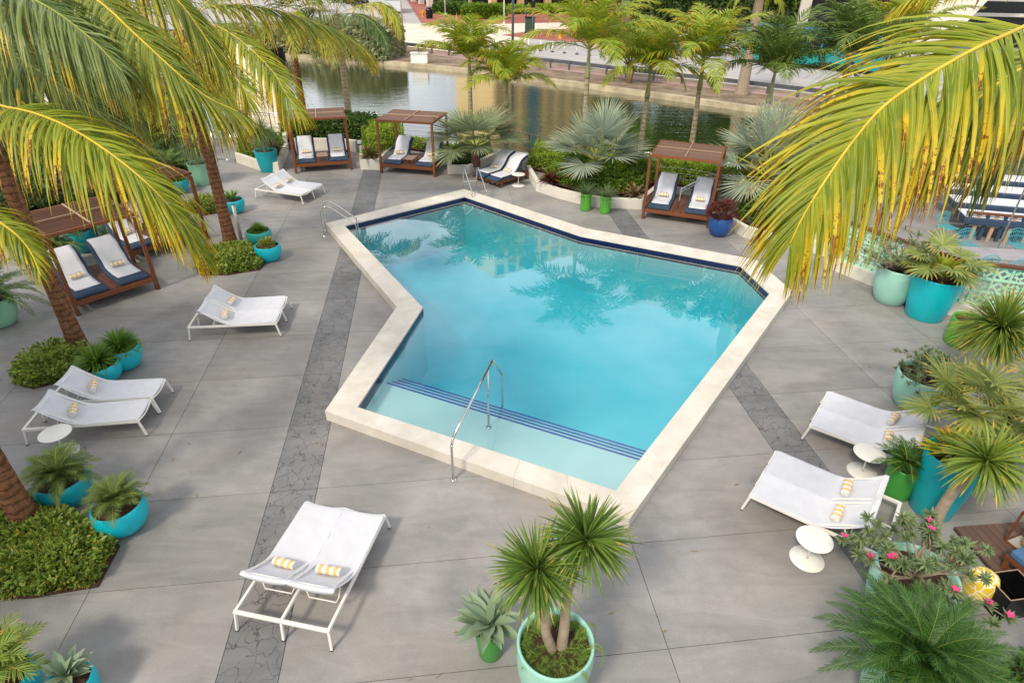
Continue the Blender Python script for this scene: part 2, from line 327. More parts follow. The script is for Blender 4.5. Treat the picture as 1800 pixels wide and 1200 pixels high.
def spline(P, n):
    P = np.asarray(P, float); Q = np.vstack([2*P[0]-P[1], P, 2*P[-1]-P[-2]]); out = []
    for t in np.linspace(0, len(P)-1-1e-6, n):
        i = int(t); f = t-i; a, b, c, d = Q[i:i+4]
        out.append(.5*((2*b)+(c-a)*f+(2*a-5*b+4*c-d)*f*f+(3*b-a-3*c+d)*f**3))
    return np.array(out)
def inpoly(x, y, poly):
    c = False; n = len(poly); j = n-1
    for i in range(n):
        if (poly[i][1] > y) != (poly[j][1] > y) and x < (poly[j][0]-poly[i][0])*(y-poly[i][1])/(poly[j][1]-poly[i][1])+poly[i][0]: c = not c
        j = i
    return c
# ================================================================ THE GROUND
YD = math.radians(-7); DV = np.array([math.sin(YD), math.cos(YD)]); EV = np.array([math.cos(YD), -math.sin(YD)])
def struct(name, mb, mats, kind='structure', **k):
    o = mb.build(name, mats, **k); o['kind'] = kind; return o
m = MB(); m.add([(-400, -60, -3.2), (400, -60, -3.2), (400, 600, -3.2), (-400, 600, -3.2)], [(0, 1, 2, 3)]); struct('ground', m, plain('earth', '5a5040', .95))
CT = [(-.0, .22)]
OUT = [(-3.54, 9.22), (1.85, 6.65), (7.29, 14.36), (6.99, 16.33), (2.32, 18.59), (-1.83, 22.34), (-6.03, 18.80), (-2.85, 13.32)]
INN = [(-2.95, 9.35), (1.71, 7.24), (6.66, 14.25), (6.42, 15.92), (2.10, 17.98), (-1.75, 21.52), (-5.38, 18.62), (-2.20, 13.30)]
POOLCUT = [tuple(np.array(a)*.35+np.array(b)*.65) for a, b in zip(OUT, INN)]
DECK = [(-16, -2), (16, -2), (16, 11.8), (13.2, 13.2), (10.2, 15.2), (9.3, 19.2), (12.5, 22.6), (9.2, 24.4), (3.4, 26.1), (.6, 28.2), (-3.4, 29.6), (-9.5, 29.2), (-14.5, 30.2), (-19, 26), (-19, -2)]
Dl = [-12.9, -8.84, -5.17, 2.62, 8.91, 11.26, 11.95]; Db = [(-3.06, -2.30), (5.77, 6.50)]
Hl = [2.7+1.69*k for k in range(-3, 18)]
J = .009
def deck():
    root = thing('pool_deck', None, None); root['kind'] = 'structure'
    V = []; E = []
    def line(o, dirv, nv, w=0):
        for s in (-J/2, J/2):
            c = nv*(o+s); i = len(V); V.append(Vector(c-dirv*60)); V.append(Vector(c+dirv*60)); E.append((i, i+1))
    doffs = sorted(Dl+[x for b in Db for x in b])
    for o in doffs: line(o, DV, EV)
    for o in Hl: line(o, EV, DV)
    def ring(P):
        i = len(V); V.extend(Vector(p) for p in P); E.extend((i+k, i+(k+1) % len(P)) for k in range(len(P)))
    ring(DECK); ring(POOLCUT)
    v, e, f, *_ = delaunay_2d_cdt(V, E, [], 0, 1e-5)
    cells = {}
    for t in f:
        c = sum((v[i] for i in t), Vector((0, 0)))/len(t); x, y = c
        if not inpoly(x, y, DECK) or inpoly(x, y, POOLCUT): continue
        a, b = x*EV[0]+y*EV[1], x*DV[0]+y*DV[1]
        if any(abs(a-o) < J/2 for o in doffs) or any(abs(b-o) < J/2 for o in Hl): continue
        k = (sum(a > o for o in doffs), sum(b > o for o in Hl)); cells.setdefault(k, []).append(t)
    import bmesh
    for (i, j), ts in sorted(cells.items()):
        bm = bmesh.new(); mp = {}
        for t in ts:
            vs_ = []
            for q in t:
                if q not in mp: mp[q] = bm.verts.new((v[q].x, v[q].y, 0))
                vs_.append(mp[q])
            bm.faces.new(vs_)
        bmesh.ops.recalc_face_normals(bm, faces=bm.faces)
        for f_ in bm.faces:
            if f_.normal.z < 0: f_.normal_flip()
        be = [e_ for e_ in bm.edges if e_.is_boundary]; r = bmesh.ops.extrude_edge_only(bm, edges=be)
        for g in r['geom']:
            if isinstance(g, bmesh.types.BMVert): g.co.z = -.02
        bmesh.ops.dissolve_limit(bm, angle_limit=.01, verts=bm.verts, edges=bm.edges)
        me = bpy.data.meshes.new('slab'); bm.to_mesh(me); bm.free(); band = i in (doffs.index(Db[0][1]), doffs.index(Db[1][1]))
        me.materials.append(M['slab_dark' if band else 'slab']); o = bpy.data.objects.new('slab', me); COL.objects.link(o); o.parent = root
    # bedding below the slabs, with the same hole
    cut = [t for t in f if (lambda c: inpoly(c.x, c.y, DECK) and not inpoly(c.x, c.y, POOLCUT))(sum((v[i] for i in t), Vector((0, 0)))/len(t))]
    mb = MB(); mb.add([(p.x, p.y, -.018) for p in v], [tuple(t) for t in cut]); mb.build('bedding', 'joint', root)
deck()
# retaining wall of the deck towards the canal
m = MB()
for k in range(len(DECK)-1):
    a, b = DECK[k], DECK[k+1]; m.add([(a[0], a[1], -3), (b[0], b[1], -3), (b[0], b[1], -.021), (a[0], a[1], -.021)], [(0, 1, 2, 3)])
struct('retaining_wall', m, 'stucco2')
# ================================================================ THE POOL
WZ = .10
def pool():
    root = thing('swimming_pool', 'turquoise swimming pool with raised pale stone coping in the middle of the grey deck', 'swimming pool')
    n = len(OUT)
    for k in range(n):
        a, b, c, d = [np.array(x) for x in (OUT[k], OUT[(k+1) % n], INN[(k+1) % n], INN[k])]
        L = np.linalg.norm(b-a); q = max(1, round(L/.92))
        for i in range(q):
            t0, t1 = i/q, (i+1)/q; e = .0012/L
            t0 += e*(i > 0); t1 -= e*(i < q-1)
            P = [a+(b-a)*t0, a+(b-a)*t1, d+(c-d)*t1, d+(c-d)*t0]; mb = MB(); z = .22+RG.uniform(-.0015, .0015)
            mb.prism([tuple(p) for p in P], -.019, z); mb.build('coping_stone', 'coping', root, bevel=.004)
    IN2 = []
    cen = np.mean(INN, axis=0)
    for k in range(n):       # wall face a little outside the coping's inner edge
        p = np.array(INN[k]); o = np.array(OUT[k]); IN2.append(tuple(p-(o-p)*.012))
    seg = [(IN2[k], IN2[(k+1) % n]) for k in range(n)]
    mb = MB(); mt = MB()
    for a, b in seg:
        L = math.hypot(b[0]-a[0], b[1]-a[1])
        mb.add([(a[0], a[1], -2.0), (b[0], b[1], -2.0), (b[0], b[1], -.062), (a[0], a[1], -.062)], [(0, 1, 2, 3)])
        mt.add([(a[0], a[1], -.06), (b[0], b[1], -.06), (b[0], b[1], .178), (a[0], a[1], .178)], [(0, 1, 2, 3)], [(0, 0), (L, 0), (L, .26), (0, .26)])
    mb.build('basin_wall', 'plaster', root); mt.build('tile_band', 'pooltile', root)
    V = [(p[0], p[1]) for p in IN2]
    def cutpoly(poly, p0, nv):   # keep the side where (p-p0).nv>0
        out = []
        for i in range(len(poly)):
            a, b = np.array(poly[i]), np.array(poly[(i+1) % len(poly)]); da, db = (a-p0) @ nv, (b-p0) @ nv
            if da >= 0: out.append(tuple(a))
            if da*db < 0: out.append(tuple(a+(b-a)*da/(da-db)))
        return out
    # steps: shelf edge and tread edges run parallel to the front coping
    e0 = at(666, 667, -.24)[:2]; e1 = at(1125, 806, -.24)[:2]; dr = nrm(e1-e0); nv = np.array([-dr[1], dr[0]])
    zs = [-.24, -.40, -.56, -.72, -1.65]; tr = .27
    for i, z in enumerate(zs):
        lo = e0+nv*tr*(i-1) if i else None
        poly = V
        if lo is not None: poly = cutpoly(poly, lo, nv)
        if i < 4: poly = cutpoly(poly, e0+nv*tr*i, -nv)
        zb = zs[i+1] if i < 4 else None
        mb = MB(); mb.add([(p[0], p[1], z) for p in poly], [tuple(range(len(poly)))])
        if i < 4:
            q0, q1 = e0+nv*tr*i-dr*8, e0+nv*tr*i+dr*12
            cl = [tuple(p) for p in poly if abs((np.array(p)-e0) @ nv-tr*i) < 1e-4]
            if len(cl) >= 2:
                cl.sort(); a, b = cl[0], cl[-1]
                mb.add([(a[0], a[1], z), (b[0], b[1], z), (b[0], b[1], zb), (a[0], a[1], zb)], [(0, 1, 2, 3)])
                ml = MB(); w = nv*.052
                ml.add([(a[0], a[1], z+.004), (b[0], b[1], z+.004), (b[0]-w[0], b[1]-w[1], z+.004), (a[0]-w[0], a[1]-w[1], z+.004)], [(0, 1, 2, 3)], [(0, 0), (9, 0), (9, .05), (0, .05)])
                ml.build('tile_line', 'steptile', root)
        mb.build('step' if i < 4 else 'pool_floor', 'plaster', root)
    # water body: closed volume that absorbs red, transparent skin with a Fresnel mirror on top
    s = NT('pool_water'); fr = s.n('Fresnel'); fr.inputs['IOR'].default_value = 1.36; gl = s.n('BsdfGlossy'); gl.inputs['Roughness'].default_value = .0; tp = s.n('BsdfTransparent')
    bm = s.bump(s.math('ADD', s.noise(s.map(s.pos(), (1, 1.6, 1)), 1.2, 2, .5, .3), s.math('MULTIPLY', s.noise(s.pos(), 6, 2), .10)), .035, .03)
    s.l(bm, fr.inputs['Normal']); s.l(bm, gl.inputs['Normal'])
    mx = s.n('MixShader'); s.l(s.math('MULTIPLY_ADD', fr.outputs[0], 3.4, .015, clamp=True), mx.inputs[0]); s.l(tp.outputs[0], mx.inputs[1]); s.l(gl.outputs[0], mx.inputs[2]); s.l(mx.outputs[0], s.out.inputs[0])
    ab = s.n('VolumeAbsorption'); ab.inputs['Color'].default_value = (.02, .895, .972, 1); ab.inputs['Density'].default_value = .60; s.l(ab.outputs[0], s.out.inputs['Volume'])
    mb = MB(); W = [tuple(np.array(p)+(np.array(o)-np.array(p))*.02) for p, o in zip(V, OUT)]
    mb.prism(W, -2.2, WZ); mb.build('pool_water', s.m, root)
M['steptile'] = plain('blue_step_tile', '1d4fae', .3, var=.1)
pool()
# ================================================================ CANAL AND FAR BANK
s = NT('canal_water'); p = s.pos()
rp = s.math('ADD', s.noise(s.map(p, (.5, 1.3, 1)), 1.3, 4, .6, .3), s.math('MULTIPLY', s.noise(s.map(p, (1, 2.4, 1)), 4.5, 3), .22))
bmp = s.bump(rp, .34, .05); dfc = s.n('BsdfDiffuse'); s.l(s.mix(s.ramp(s.noise(p, .09, 4), .4, .6), srgb('23390f'), srgb('384816')), dfc.inputs[0]); glc = s.n('BsdfGlossy'); glc.inputs['Roughness'].default_value = .03; s.l(bmp, glc.inputs['Normal'])
frc = s.n('Fresnel'); frc.inputs['IOR'].default_value = 1.34; s.l(bmp, frc.inputs['Normal']); mxc = s.n('MixShader'); s.l(s.math('MULTIPLY', frc.outputs[0], 2.3, clamp=True), mxc.inputs[0]); s.l(dfc.outputs[0], mxc.inputs[1]); s.l(glc.outputs[0], mxc.inputs[2]); s.l(mxc.outputs[0], s.out.inputs[0]); bsdf = s.m
m = MB(); m.add([(-90, 23.2, -1.3), (120, 23.2, -1.3), (120, 90, -1.3), (-90, 90, -1.3)], [(0, 1, 2, 3)]); struct('canal_water', m, bsdf)
BZ = -.95
def ribbon(pts, z, w, name, mats, zb=None, kind='structure'):
    pass
wl = [at(u, v, -1.3) for u, v in ((-900, 70), (-300, 72), (250, 82), (470, 97), (560, 107), (700, 117), (800, 127), (900, 139), (1000, 152), (1100, 166), (1200, 180), (1300, 195), (1440, 213), (1600, 236), (1900, 280), (2600, 400))]
m = MB()
for a, b in zip(wl[:-1], wl[1:]):
    d = nrm((b-a)[:2]); nn = np.array([-d[1], d[0]])
    A, B = a[:2], b[:2]; A2, B2 = A+nn*.55, B+nn*.55
    m.add([(*A, -3), (*B, -3), (*B, BZ), (*A, BZ), (*B2, BZ), (*A2, BZ)], [(0, 1, 2, 3), (3, 2, 4, 5)])
struct('seawall', m, 'curb')
# bank earth, road, pavements: sheets a few millimetres above each other
def sheet(name, px, z, mat, zpx=BZ):
    m = MB(); P = [at(u, v, zpx) for u, v in px]; m.add([(q[0], q[1], z) for q in P], [tuple(range(len(P)))]); o = struct(name, m, mat)
    if o.data.polygons[0].normal.z < 0: o.data.flip_normals()
    return o
bank = [(q+np.array([0, 0, 0]))[:2] for q in wl]
m = MB(); far = [(400, 35), (400, 600), (-400, 600), (-400, 90)]
poly = [tuple(b+np.array([.1, .5])) for b in bank]+far; m.add([(x, y, BZ-.012) for x, y in poly], [tuple(range(len(poly)))]); bo = struct('far_bank_ground', m, (lambda s: s.pbr(s.mix(s.ramp(s.noise(s.pos(), .7, 6, .7), .4, .62), srgb('6e5c4c'), srgb('98846f')), .95))(NT('bank_earth')))
if bo.data.polygons[0].normal.z < 0: bo.data.flip_normals()
def asph(name, a, b):
    s = NT(name); p = s.pos(); return s.pbr(s.mix(s.ramp(s.noise(s.map(p, (.3, 1.4, 1)), .35, 6, .65), .35, .65), srgb(a), srgb(b)), .85, 0, s.bump(s.noise(p, 9, 4), .2, .01))
M['asph'] = asph('sunlit_asphalt', 'a19d9e', 'b8b4b2'); M['conc_road'] = asph('pale_concrete_road', 'cfc4b4', 'e4dacb')  # sunlight on the far street is put into these raised road colours
M['pinkwalk'] = asph('pink_pavement', '9c8078', 'b2968c'); M['redpave'] = asph('red_brick_paving', '8f4f42', 'ab6a5c')
M['lawn'] = plain('verge_grass', '6f8040', .95, var=.25, scale=1)
gl_ = [(-600, 40), (300, 58), (560, 74), (690, 80), (760, 88), (820, 96), (905, 107), (1000, 117), (1100, 130), (1250, 147), (1400, 165), (1560, 187), (1900, 240), (2600, 350)]
def off(pts, dy): return [(u, v+dy) for u, v in pts]
sheet('road', off(gl_, -3)+[(2600, 140), (1500, 55), (1150, 60), (1000, 55), (880, 42), (700, -10), (640, -45), (-600, -45)], BZ, 'asph')
sheet('pavement', off(gl_, 2)[4:]+off(gl_, 9)[4:][::-1], BZ+.006, 'pinkwalk')
sheet('crossing_road', [(560, 68), (690, 79), (820, 95), (905, 75), (1010, 52), (980, 38), (760, 42), (560, 40)], BZ+.006, 'conc_road')
sheet('plaza', [(690, -40), (740, 41), (800, 44), (985, 40), (1120, 24), (1400, 10), (1400, -45), (690, -45)], BZ+.012, 'redpave')
sheet('traffic_island', [(880, 62), (960, 52), (1060, 50), (1130, 60), (1130, 78), (1000, 74), (930, 68)], BZ+.018, 'redpave')
sheet('verge', [(1060, 14), (1400, 8), (1400, -30), (1000, -30)], BZ+.024, 'lawn')
for dv in (14,):
    m = MB()
    pts = [at(u, v-dv, BZ) for u, v in gl_[6:]]
    for a, b in zip(pts[:-1], pts[1:]): m.beam((a[0], a[1], BZ+.004), (b[0], b[1], BZ+.004), .14, .004)
    struct('lane_marking', m, plain('road_paint', 'd9d2bd', .8))
# ---------------- guard rail: posts and beam
def guardrail():
    r = thing('guardrail', 'long grey steel guardrail on posts between the canal bank and the road', 'guardrail'); P = [at(u, v+6, BZ) for u, v in gl_]
    m = MB()
    for a, b in zip(P[:-1], P[1:]):
        d = nrm(b-a)
        for zz in (.52, .66): m.beam((a[0], a[1], BZ+zz), (b[0], b[1], BZ+zz), .09, .11)
        m.beam((a[0], a[1]+.03, BZ+.59), (b[0], b[1]+.03, BZ+.59), .03, .3)
    m.build('rail', 'galv', r); L = 0; mp_ = MB().box((0, 0, .36), (.16, .2, .72)); me = mp_.mesh('post', 'galv')
    for a, b in zip(P[2:-1], P[3:]):
        q = max(1, int(round(np.linalg.norm(b-a)/2.1)))
        for i in range(q):
            c = a+(b-a)*i/q; o = bpy.data.objects.new('post', me); COL.objects.link(o); o.parent = r; o.location = (c[0], c[1]-.1, BZ)
M['galv'] = plain('galvanised_steel', '63676e', .5, .4)
guardrail()
# ================================================================ FURNITURE
def mean_z(z): return z
def lounger(name, label, loc, rz, width, L=1.92, group=None):
    """white sling lounger; origin at the middle of the foot end, +Y towards the head"""
    dbl = width > 1; r = thing(name, label, 'sun lounger', loc, rz, group); h = .33; W = width/2
    m = MB(); xs = (-W, 0, W) if dbl else (-W, W)
    for x in xs: m.beam((x, .0, h), (x, L, h), .038, .05)
    m.beam((-W-.02, L, h+.002), (W+.02, L, h+.002), .05, .036)
    for a, b in zip(xs[:-1], xs[1:]):
        t = np.linspace(0, 1, 9); P = [(a+(b-a)*k, -.012-.0*k, h+.012-.05*math.sin(math.pi*k)) for k in t]; m.tube(P, .017, 6)
    m.beam((-W, .98, h-.01), (W, .98, h-.01), .035, .03)
    m.build('frame', 'metal_white', r, bevel=.004)
    for x in xs:
        for y, sp in ((0, -.07), (L, .05)):
            sx = .02*np.sign(x); a = MB(); a.beam((x, y, h), (x+sx, y+sp, .012), .034, .034); lg = a.build('leg', 'metal_white', r, bevel=.003)
            b = MB(); b.box((x+sx, y+sp, .008), (.04, .04, .016)); b.build('foot_cap', 'rubber', lg)
    prof = spline([(.02, .362), (.35, .356), (.72, .350), (1.0, .352), (1.17, .405), (1.35, .52), (1.5, .64), (1.60, .735)], 26)
    n = 2 if dbl else 1
    for i in range(n):
        x0 = -W+(i*width/n); x1 = x0+width/n; m = MB(); nx = 9; V = []
        pr = [(-.005, .325)]+[tuple(p) for p in prof]+[(1.645, .745), (1.652, .70), (1.63, .63), (1.60, .58)]
        K = len(pr)
        for k, (y, z) in enumerate(pr):
            hang = max(0, k-(K-5))
            for j in range(nx):
                q = j/(nx-1)*2-1; sag = (1-abs(q)**3); zz = z-.032*sag+(.012 if k < K-4 else 0)
                yy = y
                if hang > 1: zz = z+(.745-z)*(abs(q)**2.2)*.85; yy = y+(1.65-y)*(q*q)
                if k == 0: zz = z+.02*(q*q)
                wr = .0025*math.sin(k*1.7+j*2.3+i*4); x = (x0+x1)/2+q*((x1-x0)/2+(.014 if k > 0 else -.02))
                V.append((x, yy, zz+wr))
        Fc = [(k*nx+j, k*nx+j+1, (k+1)*nx+j+1, (k+1)*nx+j) for k in range(K-1) for j in range(nx-1)]
        m.add(V, Fc)
        o = m.build('towelling_cover', 'towel_white', r, smooth=True); sm = o.modifiers.new('s', 'SOLIDIFY'); sm.thickness = .014; sm.offset = 0; ss = o.modifiers.new('u', 'SUBSURF'); ss.levels = ss.render_levels = 1
        b = MB(); c0, c1 = x0+.09, x1-.09
        b.tube([(c0, 1.32, .50), (c0, 1.42, .30), (c0+.04, 1.45, .22), (c1-.04, 1.45, .22), (c1, 1.42, .30), (c1, 1.32, .50)], .011, 6); b.build('backrest_brace', 'metal_white', r, smooth=True)
        b = MB(); b.tube([(x0+.05, 1.0, h), (x0+.05, 1.58, .70)], .013, 6); b.tube([(x1-.05, 1.0, h), (x1-.05, 1.58, .70)], .013, 6); b.tube([(x0+.05, 1.58, .70), (x1-.05, 1.58, .70)], .013, 6)
        b.build('backrest_frame', 'metal_white', r)
    return r
def towel_mesh():
    m = MB(); R_ = .061; n = 22
    prof = [(0.001, -.17), (.03, -.168), (.031, -.164), (.036, -.164), (.037, -.169), (.055, -.168), (R_-.004, -.166), (R_, -.155), (R_+.002, -.05), (R_, .06), (R_+.001, .155), (R_-.004, .166), (.055, .168), (.037, .169), (.036, .164), (.031, .164), (.03, .168), (.001, .17)]
    m.lathe(prof, (0, 0, 0), n, wob=.0); V = m.V[0]; m.V[0] = np.stack([V[:, 2], V[:, 0], V[:, 1]*.92], 1)
    # loose outer end of the roll
    t = np.linspace(math.radians(20), math.radians(75), 5); Q = [((x), math.cos(a)*(R_+.009), math.sin(a)*(R_+.006)) for a in t for x in (-.163, .163)]
    m.add(Q, [(2*i, 2*i+1, 2*i+3, 2*i+2) for i in range(4)]); return m.mesh('rolled_towel', 'stripe', True)
TOW = towel_mesh(); TW = []
def towel(parent_obj, xyz, label, rz=0.):
    o = bpy.data.objects.new('rolled_towel', TOW); COL.objects.link(o); tag(o, label, 'towel', 'yellow striped rolled towels')
    mw = Matrix.Translation(parent_obj.location) @ parent_obj.rotation_euler.to_matrix().to_4x4(); p = mw @ Vector(xyz)
    o.location = p; o.rotation_euler = (0, 0, parent_obj.rotation_euler.z+rz+RG.normal(0, .06)); o.scale = (RG.uniform(.9, 1.05), RG.uniform(.92, 1.1), RG.uniform(.9, 1.05)); TW.append(o); return o
def place(kind_root, first, loc, heading, label, group):
    rz = math.atan2(-heading[0], heading[1])
    if first: kind_root.location = loc; kind_root.rotation_euler = (0, 0, rz); kind_root['label'] = label; kind_root['group'] = group; return kind_root
    return dup(kind_root, loc, rz, label, group)
D0 = lounger('double_sun_lounger', 'x', (0, 0, 0), 0, 1.30); S0 = lounger('sun_lounger', 'x', (0, 0, 0), 0, .62)
G1 = 'white double sun loungers around the pool'; G2 = 'white single sun loungers on the left'
spec = [((-2.545, 6.67), (-.36, -1.8), 'white double sun lounger nearest the camera, below the pool\'s front left coping', 'the double lounger nearest the camera', .1, -.05),
        ((-5.53, 12.90), (-1.93, -.22), 'white double sun lounger left of the pool\'s inward corner, beside the round shrub bed', 'the double lounger by the inward corner', .5, -.6),
        ((-7.27, 21.69), (-1.78, .62), 'farthest white double sun lounger, in front of the big teal pot with a ponytail palm', 'the farthest white double lounger', .4, .2),
        ((5.86, 9.30), (1.58, -1.17), 'white double sun lounger at the right edge, partly behind the fan palm leaves', 'the double lounger beside the fan palms', -.5, .15),
        ((4.21, 7.56), (1.59, -1.20), 'white double sun lounger right of the pool\'s near corner, round white table beside it', 'the double lounger by the near corner', -.3, .0)]
for i, (xy, hd, lb, sh, j1, j2) in enumerate(spec):
    o = place(D0, i == 0, (xy[0], xy[1], 0), hd, lb, G1)
    side = [('left', -1), ('right', 1)]
    towel(o, (-.325, 1.17, .475), f'striped rolled towel on the farther half of {sh}' if i != 0 else f'striped rolled towel on the right half of {sh}', .12*j1)
    towel(o, (.325, 1.19, .478), f'striped rolled towel on the {"left" if i == 0 else "nearer"} half of {sh}', .12*j2)
for i, (xy, hd, lb, sh) in enumerate([((-6.84, 9.03), (-1.95, -.28), 'white single sun lounger in front of another, with a round white table at its head', 'the nearer of the two white single loungers'), ((-6.90, 9.70), (-1.95, -.16), 'white single sun lounger behind its twin, against the teal bowls of ferns', 'the farther of the two white single loungers')]):
    o = place(S0, i == 0, (xy[0], xy[1], 0), hd, lb, G2); towel(o, (0, 1.17, .475), f'yellow striped rolled towel on {sh}', .3)
def side_table(p, label, h=.44, k=0):
    r = thing('side_table', label, 'side table', (p[0], p[1], 0), 0, 'round white side tables')
    m = MB(); m.lathe([(.001, 0), (.235, 0), (.246, .004), (.244, .011), (.03, .018), (.001, .018)], n=40); m.build('base', 'metal_white', r, True)
    m = MB(); m.tube([(0, 0, .015), (0, 0, h-.01)], .016, 10); m.build('stem', 'metal_white', r, True)
    m = MB(); m.lathe([(.001, h-.014), (.245, h-.014), (.256, h-.006), (.256, h), (.249, h+.003), (.001, h+.003)], n=40); m.build('table_top', 'metal_white', r, True)
side_table(at(113, 794), 'round white side table at the left edge, beside the nearer single lounger')
side_table(at(1418, 982), 'round white side table beside the double lounger right of the pool\'s near corner')
side_table(at(1515, 829), 'round white side table half hidden by a small palm in a green pot')
side_table(at(911, 326), 'small round white side table beside the wooden loungers at the pool\'s far end')
# ---------------- canopied wooden daybeds
def daybed(FLp, FRp, depth, label, short, group='teak daybeds with slatted canopies', H=2.06, slats=34, table=False, hose=True, dark=False):
    FLp, FRp = np.array(FLp), np.array(FRp); v = FRp-FLp; w = float(np.linalg.norm(v)); rz = math.atan2(v[1], v[0])
    r = thing('canopy_daybed', label, 'daybed', (FLp[0], FLp[1], 0), rz, group); T = 'teak'; pw = .085
    for x in (0, w):
        for y in (0, depth):
            m = MB(); m.box((x, y, H/2-.04), (pw, pw, H-.08)); pk = m.build('post', T, r, bevel=.004)
            m = MB(); m.box((x, y, .07), (pw+.012, pw+.012, .14)); m.build('post_foot', 'teak_dark', pk)
    for a, b in (((0, 0), (w, 0)), ((0, depth), (w, depth))):
        m = MB(); m.beam((a[0]-.05, a[1], H), (b[0]+.05, b[1], H), .055, .08); m.build('roof_beam', T, r, bevel=.003)
        m = MB(); m.beam((a[0], a[1]-.0, .30), (b[0], b[1], .30), .045, .11); m.build('platform_rail', T, r, bevel=.003)
    for x in (0, w):
        m = MB(); m.beam((x, .028, H), (x, depth-.028, H), .055, .078); m.build('roof_beam', T, r, bevel=.003)
        m = MB(); m.beam((x, .0, .297), (x, depth, .297), .045, .10); m.build('platform_rail', T, r, bevel=.003)
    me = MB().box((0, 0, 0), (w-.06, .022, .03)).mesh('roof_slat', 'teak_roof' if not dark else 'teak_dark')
    for k in range(slats):
        o = bpy.data.objects.new('roof_slat', me); COL.objects.link(o); o.parent = r; o.location = (w/2, .05+(depth-.1)*(k+.5)/slats, H+.022)
    for P in (((.03, depth/2), (w-.03, depth/2)), ((w/2, .03), (w/2, depth-.03))):
        m = MB(); m.beam((*P[0], H+.058), (*P[1], H+.058 if P[0][0] == .03 else H+.058), .035, .032); m.build('roof_batten', 'teak_grey', r)
    me = MB().box((0, 0, 0), (.052, depth-.06, .022)).mesh('platform_board', 'teak_dark'); nb = int((w-.1)/.062)
    for k in range(nb):
        o = bpy.data.objects.new('platform_board', me); COL.objects.link(o); o.parent = r; o.location = (.05+.062*(k+.5), depth/2, .362)
    mw = Matrix.Translation((FLp[0], FLp[1], 0)) @ Matrix.Rotation(rz, 4, 'Z')
    cw = .74; res = []
    for i, cx in enumerate((.09+cw/2, w-.09-cw/2)):
        pos = mw @ Vector((cx, .03, .375)); c = cushion(pos, rz, cw, depth-.12, f'navy mattress under white towelling on the {"left" if i == 0 else "right"} side of {short}')
        towel(c, (0, .92, .235), f'striped rolled towel on the {"left" if i == 0 else "right"} mattress of {short}')
    if table:
        p = mw @ Vector((w/2, .42, .372)); t = thing('slatted_table', f'small slatted teak table on {short}', 'table', p, rz, 'small teak tables')
        for k in range(9):
            m = MB(); m.box((-.19+.0475*k, 0, .21), (.036, .62, .018)); m.build('slat', 'teak_grey', t)
        for x in (-.2, .2):
            m = MB(); m.box((x*.9, 0, .185), (.02, .6, .03)); m.build('apron', T, t)
            for y in (-.26, .26):
                m = MB(); m.box((x*.9, y, .085), (.035, .035, .17)); m.build('leg', T, t)
    return r
def cushion_mesh(w, L, th, towel=False):
    y = [(0, 0), (.42, .0), (.86, .0), (1.0, .03), (1.18, .16), (1.34, .33), (1.5, .50), (L, .60)] if not towel else [(.0, .0), (.42, .0), (.86, .0), (1.0, .03), (1.18, .16), (1.34, .33), (1.5, .50), (L, .60)]
    P = spline(y, 26); nx = 7; m = MB(); V = []
    T = nrm(np.gradient(P, axis=0)); Nn = np.stack([-T[:, 1], T[:, 0]], 1)
    if not towel:
        for lay in (0, 1):
            for k in range(len(P)):
                for j in range(nx):
                    q = j/(nx-1)*2-1; e = min(k, len(P)-1-k); puff = th*(1-.28*abs(q)**6)*(1 if e > 0 else .7); o = P[k]+Nn[k]*(puff if lay else 0)
                    V.append((q*w/2*(.985 if (abs(q) == 1 and lay) else 1), o[0], o[1]))
        n = len(P)*nx; K = len(P)
        Fc = [(k*nx+j, (k+1)*nx+j, (k+1)*nx+j+1, k*nx+j+1) for k in range(K-1) for j in range(nx-1)]+[(n+k*nx+j, n+k*nx+j+1, n+(k+1)*nx+j+1, n+(k+1)*nx+j) for k in range(K-1) for j in range(nx-1)]
        for k in range(K-1): Fc += [(k*nx, n+k*nx, n+(k+1)*nx, (k+1)*nx), (k*nx+nx-1, (k+1)*nx+nx-1, n+(k+1)*nx+nx-1, n+k*nx+nx-1)]
        for j in range(nx-1): Fc += [(j, j+1, n+j+1, n+j), ((K-1)*nx+j, n+(K-1)*nx+j, n+(K-1)*nx+j+1, (K-1)*nx+j+1)]
        m.add(V, Fc)
    else:
        tw = w-(.17 if w > .7 else .02)
        for k in range(2, len(P)):
            for j in range(nx):
                q = j/(nx-1)*2-1; o = P[k]+Nn[k]*(th+.012+.003*math.sin(k*1.3+j)); V.append((q*tw/2+.006*math.sin(k*.9), o[0], o[1]))
        K = len(P)-2
        for j in range(nx):
            q = j/(nx-1)*2-1; V.append((q*tw/2, P[-1][0]+.05, P[-1][1]-.02))
        K += 1
        m.add(V, [(k*nx+j, k*nx+j+1, (k+1)*nx+j+1, (k+1)*nx+j) for k in range(K-1) for j in range(nx-1)])
    return m
_cm = {}
